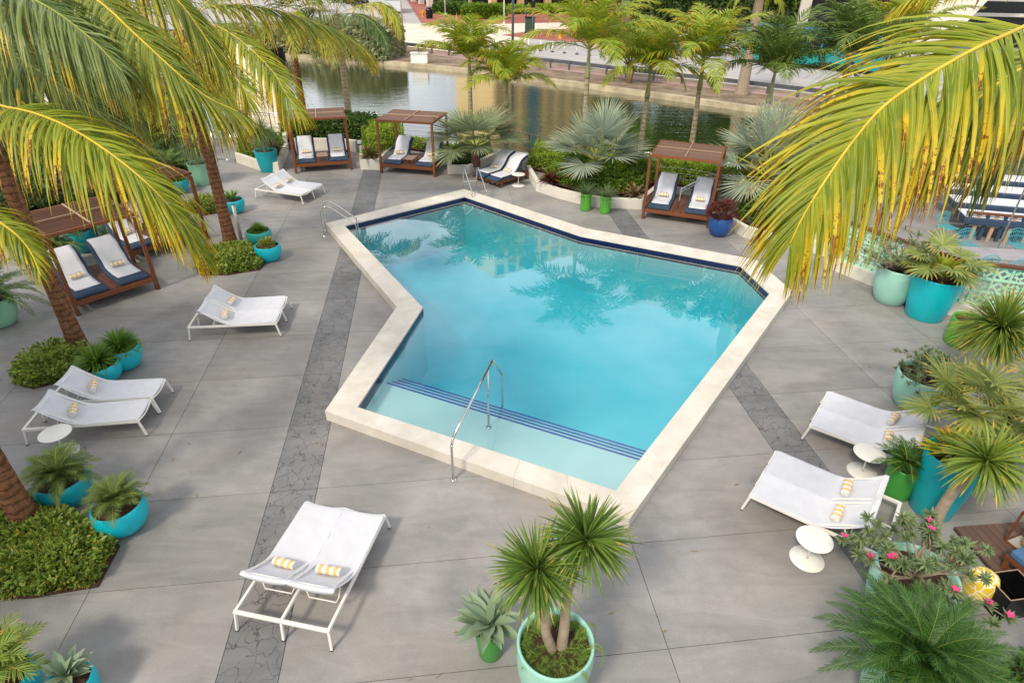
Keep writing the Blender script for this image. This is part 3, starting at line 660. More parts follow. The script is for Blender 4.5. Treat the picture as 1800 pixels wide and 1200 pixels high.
def cushion(pos, rz, w, L, label):
    r = thing('cushion_mattress', label, 'cushion', pos, rz, 'navy mattresses under white towels'); key = round(L, 2)
    if (key, w) not in _cm: _cm[(key, w)] = (cushion_mesh(w, L, .11).mesh('mattress', 'navy_cushion', True), cushion_mesh(w, L, .11, True).mesh('towel_cover', 'towel_white', True))
    for nm, me in zip(('mattress', 'towel_cover'), _cm[(key, w)]):
        o = bpy.data.objects.new(nm, me); COL.objects.link(o); o.parent = r
        if nm == 'towel_cover': s_ = o.modifiers.new('s', 'SOLIDIFY'); s_.thickness = .014; s_.offset = 1
        else: b = o.modifiers.new('b', 'BEVEL'); b.width = .025; b.segments = 3; b.limit_method = 'ANGLE'; b.angle_limit = math.radians(50)
    m = MB(); m.tube([(x, 1.34, .02) for x in (-.3, .3)], .014, 6); m.beam((-.28, 1.34, .0), (-.28, 1.42, .40), .02, .03); m.beam((.28, 1.34, .0), (.28, 1.42, .40), .02, .03); m.build('backrest_prop', 'teak_dark', r)
    return r
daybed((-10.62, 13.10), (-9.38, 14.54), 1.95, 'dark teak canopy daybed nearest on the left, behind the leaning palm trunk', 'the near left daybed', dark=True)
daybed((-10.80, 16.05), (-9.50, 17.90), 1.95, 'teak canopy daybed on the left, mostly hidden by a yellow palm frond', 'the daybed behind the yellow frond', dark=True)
daybed((-8.78, 24.71), (-6.69, 25.32), 1.75, 'teak canopy daybed at the back left, right of the teal pot with a ponytail palm', 'the back left daybed', table=True)
daybed((-5.37, 24.92), (-3.17, 24.45), 1.85, 'teak canopy daybed on the canal side, left of the grey green fan palm', 'the middle canal side daybed', table=True)
daybed((4.41, 20.08), (6.42, 19.30), 1.95, 'teak canopy daybed at the pool\'s far right, behind the blue pot with burgundy leaves', 'the far right daybed', H=2.14)
# wooden loungers at the far end
def wood_lounger(p, hd, label):
    rz = math.atan2(-hd[0], hd[1]); r = thing('wooden_sun_lounger', label, 'sun lounger', (p[0], p[1], 0), rz, 'low wooden loungers with navy cushions')
    for x in (-.3, .3):
        m = MB(); m.beam((x, 0, .2), (x, 2.0, .2), .035, .07); m.build('side_rail', 'teak', r)
        for y in (.25, 1.75):
            m = MB(); m.box((x, y, .09), (.06, .07, .18)); m.build('leg', 'teak', r)
    for k in range(16):
        m = MB(); m.box((0, .04+.122*k, .242), (.62, .09, .018)); m.build('slat', 'teak_dark', r)
    c = cushion(Vector((p[0], p[1], .255)), rz, .60, 1.8, label.replace('low wooden sun lounger', 'navy cushion on the wooden lounger')); towel(c, (0, .95, .2), label.replace('low wooden sun lounger', 'rolled towel on the wooden lounger'))
wood_lounger((-1.38, 23.75), (1.2, 1.3), 'low wooden sun lounger at the pool\'s far end, farther left of the two')
wood_lounger((-.86, 23.22), (1.2, 1.3), 'low wooden sun lounger at the pool\'s far end, nearer the white side table')
# ---------------- pool rails and ladders
def flange(m, p): m.lathe([(.001, .0), (.055, 0), (.055, .012), (.03, .02), (.001, .02)], (p[0], p[1], p[2]), 18)
def rail_front():
    a = at(797, 843); c = at(859, 751, -.24)[:2]; base = np.array([a[0], a[1], 0]); mid = np.array([c[0], c[1], -.24])
    u = nrm(np.array([c[0]-a[0], c[1]-a[1], 0])); r = thing('pool_handrail', 'bent stainless steel handrail over the front coping into the shallow steps', 'handrail')
    top = base+u*2.05; m = MB(); pk = base+u*2.0+np.array([0, 0, 1.18]); en = np.array([*(base+u*2.55)[:2], .50])
    m.tube(spline([base, base+(0, 0, .7), base+u*.02+np.array([0, 0, .78]), base+u*.10+np.array([0, 0, .88])], 12), .022, 12)
    m.tube([base+u*.10+np.array([0, 0, .88]), pk], .022, 12); m.tube([pk, en], .022, 12); m.tube(spline([en, en+u*.03+np.array([0, 0, -.06]), en+u*.03+np.array([0, 0, -.9])], 8), .022, 12)
    m.build('rail_tube', 'chrome', r, True)
    t = (mid[:2]-base[:2]) @ u[:2]; zt = .88+(1.18-.88)*(t-.1)/1.9; m = MB(); m.tube([(mid[0], mid[1], -.24), (mid[0], mid[1], zt)], .020, 10); m.build('support_post', 'chrome', r, True)
    m = MB(); flange(m, base); m.build('flange', 'chrome', r, True); m = MB(); flange(m, (mid[0], mid[1], -.236)); m.build('flange', 'chrome', r, True)
rail_front()
def ladder(p, inw, label, w=.5, h=.95, reach=1.35):
    p = np.array([p[0], p[1], 0]); u = np.array([*nrm(np.array(inw, float)), 0]); sdv = np.array([-u[1], u[0], 0]); r = thing('pool_ladder', label, 'ladder', (0, 0, 0), 0, 'stainless pool ladders')
    for s_ in (-w/2, w/2):
        b = p+sdv*s_; m = MB()
        m.tube(spline([b, b+(0, 0, h*.7), b+u*.05+np.array([0, 0, h*.93]), b+u*.16+np.array([0, 0, h]), b+u*.35+np.array([0, 0, h*.93]), b+u*(reach-.12)+np.array([0, 0, .45]), b+u*reach+np.array([0, 0, .25]), b+u*reach+np.array([0, 0, -.9])], 34), .021, 10)
        m.build('side_rail', 'chrome', r, True); m = MB(); flange(m, b); m.build('flange', 'chrome', r, True)
    m = MB()
    for zz in (.42,): m.tube([p+sdv*(-w/2)+(0, 0, zz), p+sdv*(w/2)+(0, 0, zz)], .012, 8)
    m.build('cross_bar', 'chrome', r)
    for zz in (-.1, -.38, -.66):
        m = MB(); c = p+u*(reach+.0)+(0, 0, zz); m.beam(c-sdv*w/2, c+sdv*w/2, .08, .025); m.build('tread', 'chrome', r)
ladder(at(572, 410)[:2], (1, .15), 'stainless pool ladder at the pool\'s left corner, curving over the coping', w=.48, reach=1.0)
ladder((-1.62, 22.62), (.35, -1), 'stainless pool ladder at the pool\'s far corner below the wooden loungers', w=.52, reach=1.2)
# ================================================================ POTS
def pot(kind, p, H, R_, mat, label, n=40):
    p = np.array(p, float)
    if kind == 'bowl': pr = [(.42*R_, 0), (.50*R_, 0), (.62*R_, .03*H), (.80*R_, .18*H), (.95*R_, .42*H), (R_, .66*H), (.985*R_, .84*H), (.93*R_, .975*H), (.91*R_, H), (.875*R_, H*1.005), (.845*R_, H*.985), (.87*R_, .86*H)]; rs = .86
    elif kind == 'egg': pr = [(.55*R_, 0), (.62*R_, 0), (.68*R_, .03*H), (.84*R_, .24*H), (.95*R_, .5*H), (R_, .78*H), (.99*R_, .95*H), (.985*R_, H), (.95*R_, H*1.005), (.91*R_, H*.985), (.90*R_, .86*H)]; rs = .90
    elif kind == 'taper': pr = [(.66*R_, 0), (.70*R_, 0), (.73*R_, .02*H), (.85*R_, .4*H), (.95*R_, .8*H), (R_, .985*H), (R_, H), (.93*R_, H), (.90*R_, .985*H), (.88*R_, .86*H)]; rs = .88
    else: pr = [(.76*R_, 0), (.90*R_, .012*H), (.96*R_, .06*H), (.99*R_, .3*H), (R_, .95*H), (.99*R_, H), (.90*R_, H), (.88*R_, .98*H), (.87*R_, .88*H)]; rs = .87
    r = thing('planter_pot', label, 'plant pot', (p[0], p[1], 0))
    m = MB(); pr2 = [(.001, .001)]+[tuple(q) for q in pr]; m.lathe(pr2, n=n, wob=.012 if mat == 'patina' else 0); m.build('pot_shell', mat, r, True)
    m = MB(); m.lathe([(rs*R_+.02, .86*H), (rs*R_*.6, .89*H), (.001, .90*H)], n=20, wob=.0); m.build('soil', 'mulch', r, True)
    return np.array([p[0], p[1], .89*H])
def hemi(n, e0, e1, az0=0., az1=2*math.pi, jit=True):
    az = RG.uniform(az0, az1, n) if jit else np.linspace(az0, az1, n, endpoint=False); el = np.arcsin(RG.uniform(math.sin(e0), math.sin(e1), n))
    return np.stack([np.cos(az)*np.cos(el), np.sin(az)*np.cos(el), np.sin(el)], 1)
def sides(D):
    S = np.cross(D, (0, 0, 1.)); bad = np.linalg.norm(S, axis=1) < 1e-2; S[bad] = (1, 0, 0); return nrm(S)
def rosette(m, c, n, L, W, e0=-.6, e1=1.45, droop=.5, K=4, prof='blade', fold=.35, r0=.03, lv=.2, mi=0):
    D = hemi(n, e0, e1); l = L*RG.uniform(1-lv, 1+lv*.5, n); P = np.array(c)+D*r0
    m.strips(P, D, sides(D), l, W*RG.uniform(.8, 1.15, n), K, droop*RG.uniform(.5, 1.4, n), fold, prof, 3, mi); return m
def stem(pts, r0, r1, n=9, seg=14): m = MB(); P = spline(pts, seg); m.tube(P, np.linspace(r0, r1, seg), n); return m
R_ = math.radians
def plant(name, label, cat, p, group=None): return thing(name, label, cat, (float(p[0]), float(p[1]), float(p[2])), 0, group)
# ---- fan palm head
def fan(m, hub, D, L, seg=30, spread=R_(290), W=.05, droop=.3, mi=0, up=(0, 0, 1)):
    D = nrm(np.array(D, float)); S = np.cross(D, up); S = nrm(S) if np.linalg.norm(S) > 1e-3 else np.array((1., 0, 0)); a = np.linspace(-spread/2, spread/2, seg)+RG.normal(0, .01, seg)
    Nn = np.cross(S, D); dd = np.outer(np.cos(a), D)+np.outer(np.sin(a), S)+Nn*.25*np.abs(np.sin(a*.5))[:, None]+Nn*RG.normal(.0, .03, seg)[:, None]; dd = nrm(dd)
    sd = np.cross(dd, Nn); l = L*(1-.38*(np.abs(a)/(spread/2))**2)*RG.uniform(.93, 1.05, seg)
    m.strips(np.tile(hub, (seg, 1)), dd, sd, l, W*l/L*1.25, 4, droop*RG.uniform(.6, 1.5, seg), .45, 'fan', 3, mi)
def fanpalm(label, p, nf, pet, L, seg, mat, trunk=0., el=(-.1, 1.35), W=.07, droop=.3, cat='fan palm', name='fan_palm', petmat='rachis_g', tr=.09, spread=290, lean=(0, 0)):
    r = plant(name, label, cat, p); top = np.array([lean[0], lean[1], trunk])
    if trunk > 0: stem([(0, 0, -.05), (lean[0]*.4, lean[1]*.4, trunk*.5), top], tr*1.25, tr, 10).build('trunk', 'brownstem', r, True)
    D = hemi(nf, el[0], el[1]); D = D[np.argsort(D[:, 2])]
    az = np.arange(nf)*2.39996+RG.uniform(0, 6); e = np.arcsin(D[:, 2]); D = np.stack([np.cos(az)*np.cos(e), np.sin(az)*np.cos(e), np.sin(e)], 1)
    for d in D:
        l = pet*RG.uniform(.8, 1.15); P = spline([top+d*.03, top+d*l*.5+np.array([0, 0, .03*l]), top+d*l*.97-np.array([0, 0, .10*l*(1-d[2])])], 7)
        m = MB(); m.tube(P, np.linspace(.02, .009, 7)*L/.6, 5); f = m.build('petiole', petmat, r, True)
        dd = nrm(P[-1]-P[-2]); dd = nrm(dd+np.array([0, 0, -.25*(1-d[2])])); m = MB(); fan(m, P[-1], dd, L*RG.uniform(.85, 1.1), seg, R_(spread), W, droop); m.build('fan_leaf', mat, f)
    return r
# ---- feather frond
def frond_mesh(P, n, Lm, W, droop, sides_=(1, -1), a0=68, a1=22, K=4, lift=.15, start=.12, rr=(.02, .004), prof=None, Wv=None, up=(0, 0, 1), mesh=None, curl=0.):
    """rachis polyline -> MB with leaflets (material 0) and rachis (material 1)"""
    m = mesh or MB(); n2 = n; Q = spline(P, 60); T = nrm(np.gradient(Q, axis=0)); t = np.linspace(start, .995, n2); t = np.clip(t+RG.normal(0, .15/n2, n2), start, 1)
    i = t*59; i0 = np.clip(i.astype(int), 0, 58); fr = (i-i0)[:, None]; B = Q[i0]*(1-fr)+Q[i0+1]*fr; TT = nrm(T[i0]*(1-fr)+T[i0+1]*fr)
    U = np.array(up, float)-TT*(TT @ np.array(up, float))[:, None]; U = nrm(U); S = np.cross(TT, U)
    pf = np.clip(.45+t*2.2, 0, 1)*np.clip(1.18-.85*t**2.2, .2, 1)
    for sg in sides_:
        a = np.radians(a0+(a1-a0)*t**1.3)+RG.normal(0, .05, n2); d = (sg*S)*np.sin(a)[:, None]+TT*np.cos(a)[:, None]+U*(lift+RG.normal(0, .09, n2))[:, None]+TT*RG.normal(0, .05, n2)[:, None]
        m.strips(B, d, TT, Lm*pf*RG.uniform(.84, 1.06, n2)*np.where(RG.random(n2) < .05, .45, 1.), W*np.clip(pf, .4, 1)*RG.uniform(.85, 1.1, n2), K, droop*RG.uniform(.55, 1.45, n2), .42, 'let', 3, 0)
    if rr: m.tube(Q, np.linspace(rr[0], rr[1], 60), 6, 1)
    return m
def arc(top, az, el, L, bend, n=6):
    P = [np.array(top, float)]; e = el; st = L/n
    for k in range(n):
        P.append(P[-1]+st*np.array([math.cos(az)*math.cos(e), math.sin(az)*math.cos(e), math.sin(e)])); e -= bend/n*(.6+.9*k/n)
    return P
def feather_palm(name, label, cat, p, H, nf, L, Lm, W, mat, rmat='rachis_g', n=34, bend=1.5, el=(.2, 1.35), trunk=None, tr=(.12, .09), lean=(0, 0), droop=.5, K=3, az0=None, shaft=0., group=None, rr=.016, rings=True, skip=None):
    r = plant(name, label, cat, p, group); top = np.array([lean[0], lean[1], H])
    if trunk:
        m = MB(); k = 30; P = spline([(0, 0, -.1), (lean[0]*.3, lean[1]*.3, H*.45), top-np.array([0, 0, shaft])], k); rad = np.linspace(tr[0], tr[1], k)*(1+.35*np.exp(-np.linspace(0, 1, k)*14)); m.tube(P, rad*(1+.03*np.sin(np.arange(k)*2.4)), 12); m.build('trunk', trunk, r, True)
        if shaft: m = MB(); m.tube(spline([top-np.array([0, 0, shaft+.02]), top-np.array([0, 0, shaft*.6]), top+np.array([0, 0, .12])], 9), [tr[1]*1.05, tr[1]*1.3, tr[1]*1.25, tr[1]*1.1, tr[1]*.95, tr[1]*.85, tr[1]*.72, tr[1]*.6, tr[1]*.45], 12); m.build('crownshaft', 'shaft', r, True)
    for k in range(nf):
        az = k*2.39996+(az0 if az0 is not None else .3); f = (k+.5)/nf; e = el[0]+(el[1]-el[0])*f**.8+RG.normal(0, .06); l = L*RG.uniform(.85, 1.08)*(1-.25*f)
        if skip and skip(az % (2*math.pi), e): continue
        frond_mesh(arc(top, az+RG.normal(0, .12), e, l, bend*RG.uniform(.8, 1.2)), n, Lm, W, droop, K=K, rr=(rr, rr*.25)).build('frond', [mat, rmat], r)
    return r
def bushy(label, p, R0, H, nb, nl, L, W, mat, cat='shrub', name='shrub', flowers=0, prof='leaf', up=.5, bmat='branch', spread=1., br=.016, tipn=1, group=None):
    r = plant(name, label, cat, p, group); m = MB(); tips = []
    for b in range(nb):
        az = b*2.39996+RG.normal(0, .2); e = RG.uniform(.25, 1.3)*up*2; e = min(e, 1.45); l = math.hypot(R0*math.cos(e), H*math.sin(e))*RG.uniform(.75, 1.05)
        d = np.array([math.cos(az)*math.cos(e)*spread, math.sin(az)*math.cos(e)*spread, math.sin(e)]); P = spline([(0, 0, -.02), d*l*.4+RG.normal(0, .05*l, 3), d*l*.75+RG.normal(0, .06*l, 3), d*l], 8); m.tube(P, np.linspace(br, br*.3, 8), 5); tips += [P[-1], P[5]]
        for _ in range(tipn):
            q = P[RG.integers(3, 7)]; d2 = nrm(d+RG.normal(0, .6, 3)); t2 = q+d2*l*RG.uniform(.25, .4); m.tube([q, (q+t2)/2+RG.normal(0, .02, 3), t2], [br*.45, br*.35, br*.2], 4); tips.append(t2)
    m.build('branches', bmat, r, True); m = MB()
    for t in tips: rosette(m, t, nl, L, W, -.5, 1.5, .35, 2, prof, .25, .005)
    m.build('foliage', mat, r)
    if flowers:
        for k in RG.choice(len(tips), min(flowers, len(tips)), replace=False):
            m = MB(); c = tips[k]+np.array([0, 0, L*.55]); D = hemi(5, .3, .7, jit=False); m.strips(np.tile(c, (5, 1)), D, sides(D), .055, .045, 2, .4, .1, 'leaf'); m.build('blossom', 'pink', r)
    return r
def leafcloud(m, P, Nn, L, W, K=2, rnd=.75, droop=.3, prof='leaf'):
    n = len(P); D = nrm(Nn+RG.normal(0, rnd, (n, 3))); A = nrm(RG.normal(0, 1, (n, 3))); S = nrm(np.cross(D, A)); m.strips(P, D, S, L*RG.uniform(.6, 1.2, n), W*RG.uniform(.7, 1.2, n), K, droop, .0, prof, 2)
def bed(label, poly, n, h, L, W, mat, name='shrub_bed', cat='shrub bed', z0=0., mulch=True, edge=.35, z_of=None, parent_kind=None):
    """low shrubs filling a polygon of world points: soil, twig core and leaves"""
    poly = [tuple(p[:2]) for p in poly]; c = np.mean(poly, axis=0); r = thing(name, label, cat, (0, 0, 0))
    if mulch: m = MB(); m.prism([tuple(c+(np.array(p)-c)*1.05) for p in poly], z0-.01, z0+.03); m.build('soil', 'mulch', r)
    A = np.array(poly); lo, hi = A.min(0), A.max(0); seg = [(np.array(poly[i]), np.array(poly[(i+1) % len(poly)])) for i in range(len(poly))]
    def edist(X): return np.min([np.linalg.norm(X-(a+(b-a)*np.clip(((X-a) @ (b-a)/((b-a) @ (b-a))), 0, 1)[:, None]), axis=1) for a, b in seg], axis=0)
    nb = RG.uniform(lo, hi, (60, 2)); amp = RG.uniform(-1, 1, 60)
    def hh(X):
        e = np.clip(edist(X)/edge, 0, 1)**.55; s_ = np.zeros(len(X))
        for q, a in zip(nb, amp): s_ += a*np.exp(-np.sum((X-q)**2, 1)/(.045+.02*abs(a)))
        return h*e*(.88+.16*np.clip(s_, -1.6, 1.6))
    out = []
    while sum(map(len, out)) < n:
        X = RG.uniform(lo, hi, (n, 2)); k = np.array([inpoly(x, y, poly) for x, y in X]); out.append(X[k])
    X = np.concatenate(out)[:n]; Z = hh(X); E = edist(X); e2 = .03; gx = (hh(X+[e2, 0])-Z)/e2; gy = (hh(X+[0, e2])-Z)/e2
    Nn = nrm(np.stack([-gx, -gy, np.ones(n)], 1)); dep = RG.random(n)**2.2*.30*h; P = np.stack([X[:, 0], X[:, 1], z0+Z-dep], 1); P[:, 2] = np.maximum(P[:, 2], z0+.04)
    # skirts at the rim
    m = MB(); leafcloud(m, P, Nn, L, W); k = max(8, int(n*.35)); i = RG.integers(0, len(seg), k); w = RG.random(k)[:, None]; a = np.array([seg[j][0] for j in i]); b = np.array([seg[j][1] for j in i]); q = a+(b-a)*w; inn = nrm(c-q); q = q+inn*RG.uniform(.02, .16, (k, 1))
    leafcloud(m, np.column_stack([q, z0+RG.uniform(.03, h*.75, k)]), np.column_stack([-inn, np.full(k, .5)]), L, W)
    m.build('foliage', mat, r)
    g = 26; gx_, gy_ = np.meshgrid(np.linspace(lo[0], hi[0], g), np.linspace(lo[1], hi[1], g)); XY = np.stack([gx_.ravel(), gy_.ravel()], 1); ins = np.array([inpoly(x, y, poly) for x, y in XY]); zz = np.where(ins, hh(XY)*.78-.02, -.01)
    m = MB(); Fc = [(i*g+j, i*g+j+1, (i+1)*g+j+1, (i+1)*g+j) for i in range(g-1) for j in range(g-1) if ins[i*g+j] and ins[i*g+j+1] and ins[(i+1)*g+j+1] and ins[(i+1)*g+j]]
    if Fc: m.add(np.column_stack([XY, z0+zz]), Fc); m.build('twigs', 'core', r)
    return r
def hedge(label, px, z, h, w, n, L, W, mat, name='hedge', cat='hedge', zt=None, world=None):
    P = [np.array(q, float) for q in world] if world is not None else [at(u, v, z) for u, v in px]; poly = []
    for s_ in (1, -1):
        row = []
        for i, p in enumerate(P):
            d = P[min(i+1, len(P)-1)]-P[max(i-1, 0)]; d = nrm(d[:2]); nn = np.array([-d[1], d[0]])*s_*w/2; row.append(tuple(p[:2]+nn))
        poly += row if s_ > 0 else row[::-1]
    return bed(label, poly, n, h, L, W, mat, name, cat, z, False, .18)
# ================================================================ POTS AND PLANTS OF THE DECK
def tiprosette(name, label, cat, p, n, L, W, mat, **k):
    r = plant(name, label, cat, p); m = MB(); rosette(m, (0, 0, 0), n, L, W, **k); m.build('leaves', mat, r); return r
def ponytail(p, H, n, L, label):
    r = plant('ponytail_palm', label, 'ponytail palm', p); stem([(0, 0, -.03), (.02, 0, H*.5), (0, .01, H)], .075, .035).build('trunk', 'branch', r, True)
    m = MB(); rosette(m, (0, 0, H), n, L, .016, -.2, 1.5, 2.3, 6, 'blade', .2, .02); m.build('leaves', 'pony', r)
# far left group
q = pot('taper', at(473, 300), .84, .44, 'teal', 'big teal pot by the white planter at the back left, holding a ponytail palm'); ponytail(q, .75, 620, .95, 'ponytail palm in the big teal pot at the back left')
q = pot('taper', at(357, 324), .84, .40, 'mint2', 'mint green pot behind the coconut palm trunk on the left, holding a ponytail palm'); ponytail(q, .62, 520, .95, 'ponytail palm in the mint pot behind the palm trunk')
q = pot('bowl', at(315, 339), .50, .40, 'teal', 'teal bowl half hidden behind the left canopy daybed roof'); tiprosette('fern', 'feathery fern in the teal bowl behind the daybed roof', 'fern', q, 170, .5, .05, 'fern', e0=.1, droop=1.2)
q = pot('bowl', at(414, 373), .46, .36, 'turq', 'turquoise bowl of aloe behind the grey pole'); tiprosette('aloe', 'spiky green aloe in the turquoise bowl behind the grey pole', 'aloe', q, 46, .42, .055, 'fern', e0=.5, droop=.3, prof='agave')
q = pot('bowl', at(458, 427), .42, .38, 'patina', 'ribbed turquoise bowl with brown streaks behind the smooth bowl by the shrub bed'); tiprosette('bushy_fern', 'dense bright green fern in the ribbed turquoise bowl', 'fern', q, 420, .30, .03, 'fern', e0=.05, droop=.5, K=3)
q = pot('bowl', at(475, 456), .46, .37, 'turq', 'smooth turquoise bowl with low succulents, in front of the ribbed bowl'); tiprosette('succulent', 'low pale succulents in the smooth turquoise bowl', 'succulent', q, 90, .17, .05, 'brom', e0=.1, droop=.3, prof='leaf', r0=.14)
q = pot('bowl', at(112, 476), .80, .55, 'mint2', 'large mint bowl behind the near left daybed'); feather_palm('cycad', 'dark cycad in the large mint bowl behind the near left daybed', 'cycad', q, .1, 26, 1.0, .2, .014, 'sago', n=40, bend=1.1, el=(.0, 1.2), rr=.012)
q = pot('bowl', at(152, 440), .66, .40, 'teal', 'teal bowl behind the large mint bowl of the near left daybed'); feather_palm('cycad', 'dark cycad in the teal bowl behind the large mint bowl', 'cycad', q, .1, 20, .8, .2, .014, 'sago', n=30, bend=1.1, el=(.0, 1.2), rr=.012)
q = pot('bowl', at(186, 414), .62, .42, 'mint2', 'mint bowl glimpsed between the two left daybeds under the yellow frond'); tiprosette('fern', 'fern in the mint bowl between the two left daybeds', 'fern', q, 150, .5, .05, 'fern', e0=.1, droop=1.2)
q = pot('bowl', at(6, 570), .70, .42, 'mint2', 'mint bowl at the left edge below a yellow frond'); feather_palm('cycad', 'broad dark cycad in the mint bowl at the left edge', 'cycad', q, .15, 30, 1.35, .24, .015, 'sago', n=52, bend=1.3, el=(-.1, 1.2), rr=.014)
q = pot('bowl', at(184, 668), .44, .41, 'turq', 'turquoise bowl of mixed ferns beside the farther single lounger, front one of two'); tiprosette('fern', 'yellow green ferns in the front turquoise bowl by the leaning trunk', 'fern', q, 260, .42, .04, 'fern', e0=.15, droop=.9, r0=.1, K=4); tiprosette('bromeliad', 'yellow tipped bromeliad in the front turquoise bowl by the leaning trunk', 'bromeliad', q+np.array([-.14, .05, 0]), 30, .32, .05, 'yuccab', e0=.3, droop=.4)
q = pot('bowl', at(224, 643), .50, .38, 'turq', 'turquoise bowl of feathery fern behind the front bowl by the leaning trunk'); tiprosette('fern', 'dense feathery fern in the rear turquoise bowl by the leaning trunk', 'fern', q, 560, .42, .028, 'fern', e0=.05, droop=.7, K=4, r0=.08)
q = pot('bowl', at(223, 925), .50, .385, 'turq', 'turquoise bowl with a small date palm beside the big shrub bed'); feather_palm('pygmy_date_palm', 'small fine leaved date palm in the turquoise bowl beside the big shrub bed', 'palm', q, .12, 30, .55, .16, .010, 'pygmy', n=42, bend=1.0, el=(.1, 1.35), rr=.007)
q = pot('bowl', at(125, 878), .50, .40, 'teal', 'teal bowl hidden under a spreading date palm behind the shrub bed'); feather_palm('pygmy_date_palm', 'spreading fine leaved date palm behind the shrub bed, next to the round white table', 'palm', q, .10, 34, .66, .18, .012, 'pygmy', n=46, bend=1.2, el=(.1, 1.3), rr=.009)
_d = at(2, 1190, .5); q = pot('bowl', (_d[0], _d[1], 0), .55, .34, 'turq', 'turquoise pot cut off by the bottom left corner'); feather_palm('pygmy_date_palm', 'bright green palm leaves at the bottom left corner', 'palm', q, .25, 24, .62, .24, .022, 'yuccab', n=22, bend=1.2, el=(.1, 1.3), rr=.009)
_d = at(120, 1196, .44); q = pot('bowl', (_d[0], _d[1], 0), .46, .27, 'turq', 'turquoise bowl at the bottom edge left, with a dusty agave'); 
r_ = plant('agave', 'broad leaved dusty agave in the turquoise bowl at the bottom edge', 'agave', q+np.array([0, 0, .06])); m = MB(); rosette(m, (-.05, .04, 0), 24, .30, .10, .05, 1.45, .1, 5, 'agave', .5, .03); m.build('leaves', 'agave', r_)
# foreground centre
q = pot('taper', at(862, 1146), .56, .20, 'green', 'green pot with a grey green agave at the bottom centre')
r_ = plant('agave', 'grey green agave in the green pot at the bottom centre', 'agave', q+np.array([0, 0, .10]))
for d, l in zip(hemi(26, .0, 1.42), RG.uniform(.40, .52, 26)):
    m = MB(); m.strips([d*.02], [d], sides(np.array([d])), [l*(1-.25*(d[2] > .8))], [.145], 6, [.12], .55, 'agave', 5); m.build('leaf', 'agave', r_, True)
c17 = (0.53, 4.12, 0); q = pot('egg', c17, 1.02, .445, 'mint', 'large mint green pot at the bottom centre holding a two stemmed dragon tree', 64)
r_ = plant('dragon_tree', 'two stemmed dragon tree with spiky heads in the large mint pot', 'dragon tree', q)
t1, t2 = np.array([-.25, .04, 1.30]), np.array([.27, .26, 1.50])
stem([(-.02, -.02, -.06), (-.12, .0, .3), (-.14, .02, .7), t1], .062, .045, 12).build('trunk', 'branch', r_, True); stem([(.07, -.0, -.06), (.09, .05, .3), (.12, .2, .75), t2], .066, .045, 12).build('trunk', 'branch', r_, True)
for t in (t1, t2):
    D = hemi(205, -.75, 1.5); P_ = t+D*.03
    for k in range(205):
        m = MB(); m.strips([P_[k]], [D[k]], sides(D[k:k+1]), [RG.uniform(.46, .62)], [.036], 5, [RG.uniform(.2, .75)*(1.2-D[k][2])], .4, 'blade', 3)
        if k < 145: m.build('leaf', 'yucca', r_)
    m = MB(); rosette(m, t, 150, .5, .035, -.7, 1.5, .5, 5, 'blade', .4, .03); o = m.build('inner_leaves', 'yucca', r_); o['kind'] = 'stuff'
tr_ = plant('asparagus_fern', 'bright green asparagus fern around the dragon tree stems, trailing over the mint rim', 'fern', q); m = MB()
for k in range(330):
    a, rr_ = RG.uniform(0, 6.28), .34*math.sqrt(RG.random())+.02
    if rr_ < .2 and math.sin(a) > 0: continue
    P0 = np.array([math.cos(a)*rr_, math.sin(a)*rr_, .0]); d = nrm(np.array([math.cos(a)*.6, math.sin(a)*.6, 1.])+RG.normal(0, .35, 3)); l = RG.uniform(.1, .2)
    A_ = [P0+d*l*s_+np.array([0, 0, -.5*l*s_*s_]) for s_ in (0, .35, .7, 1)]; frond_mesh(A_, 10, .06, .012, .3, K=1, rr=(.002, .001), start=.15, mesh=m)
for a in (-.9, .45, -.15):
    P0 = np.array([math.cos(a)*.36, math.sin(a)*.36, .06]); A_ = [P0, P0+(math.cos(a)*.12, math.sin(a)*.12, .06), P0+(math.cos(a)*.18, math.sin(a)*.18, -.06), P0+(math.cos(a)*.19, math.sin(a)*.19, -.30)]
    for _ in range(5): frond_mesh([x+RG.normal(0, .015, 3) for x in A_], 22, .045, .008, .2, K=1, rr=(.002, .001), mesh=m)
m.build('leaves', ['fern', 'rachis_g'], tr_)
# green cylinders at the curb
for (u, v), lb, mt in (((1029, 369), 'left', 'pony'), ((1063, 374), 'right', 'oleander')):
    q = pot('cyl', at(u, v), .60, .19, 'lime', f'lime green cylinder pot in front of the white planter, {lb} one of the pair'); tiprosette('grass_plant', f'fine spiky grass plant in the {lb} lime green cylinder pot', 'ornamental grass', q, 240, .55, .014, mt, e0=.0, droop=.7, K=5)
q = pot('bowl', at(1262, 413), .62, .37, 'blue', 'cobalt blue bowl in front of the far right daybed'); bushy('burgundy leaved croton in the cobalt blue bowl', q, .42, .62, 22, 13, .19, .032, 'red', 'croton', 'croton', prof='blade', up=.55, bmat='brownstem')
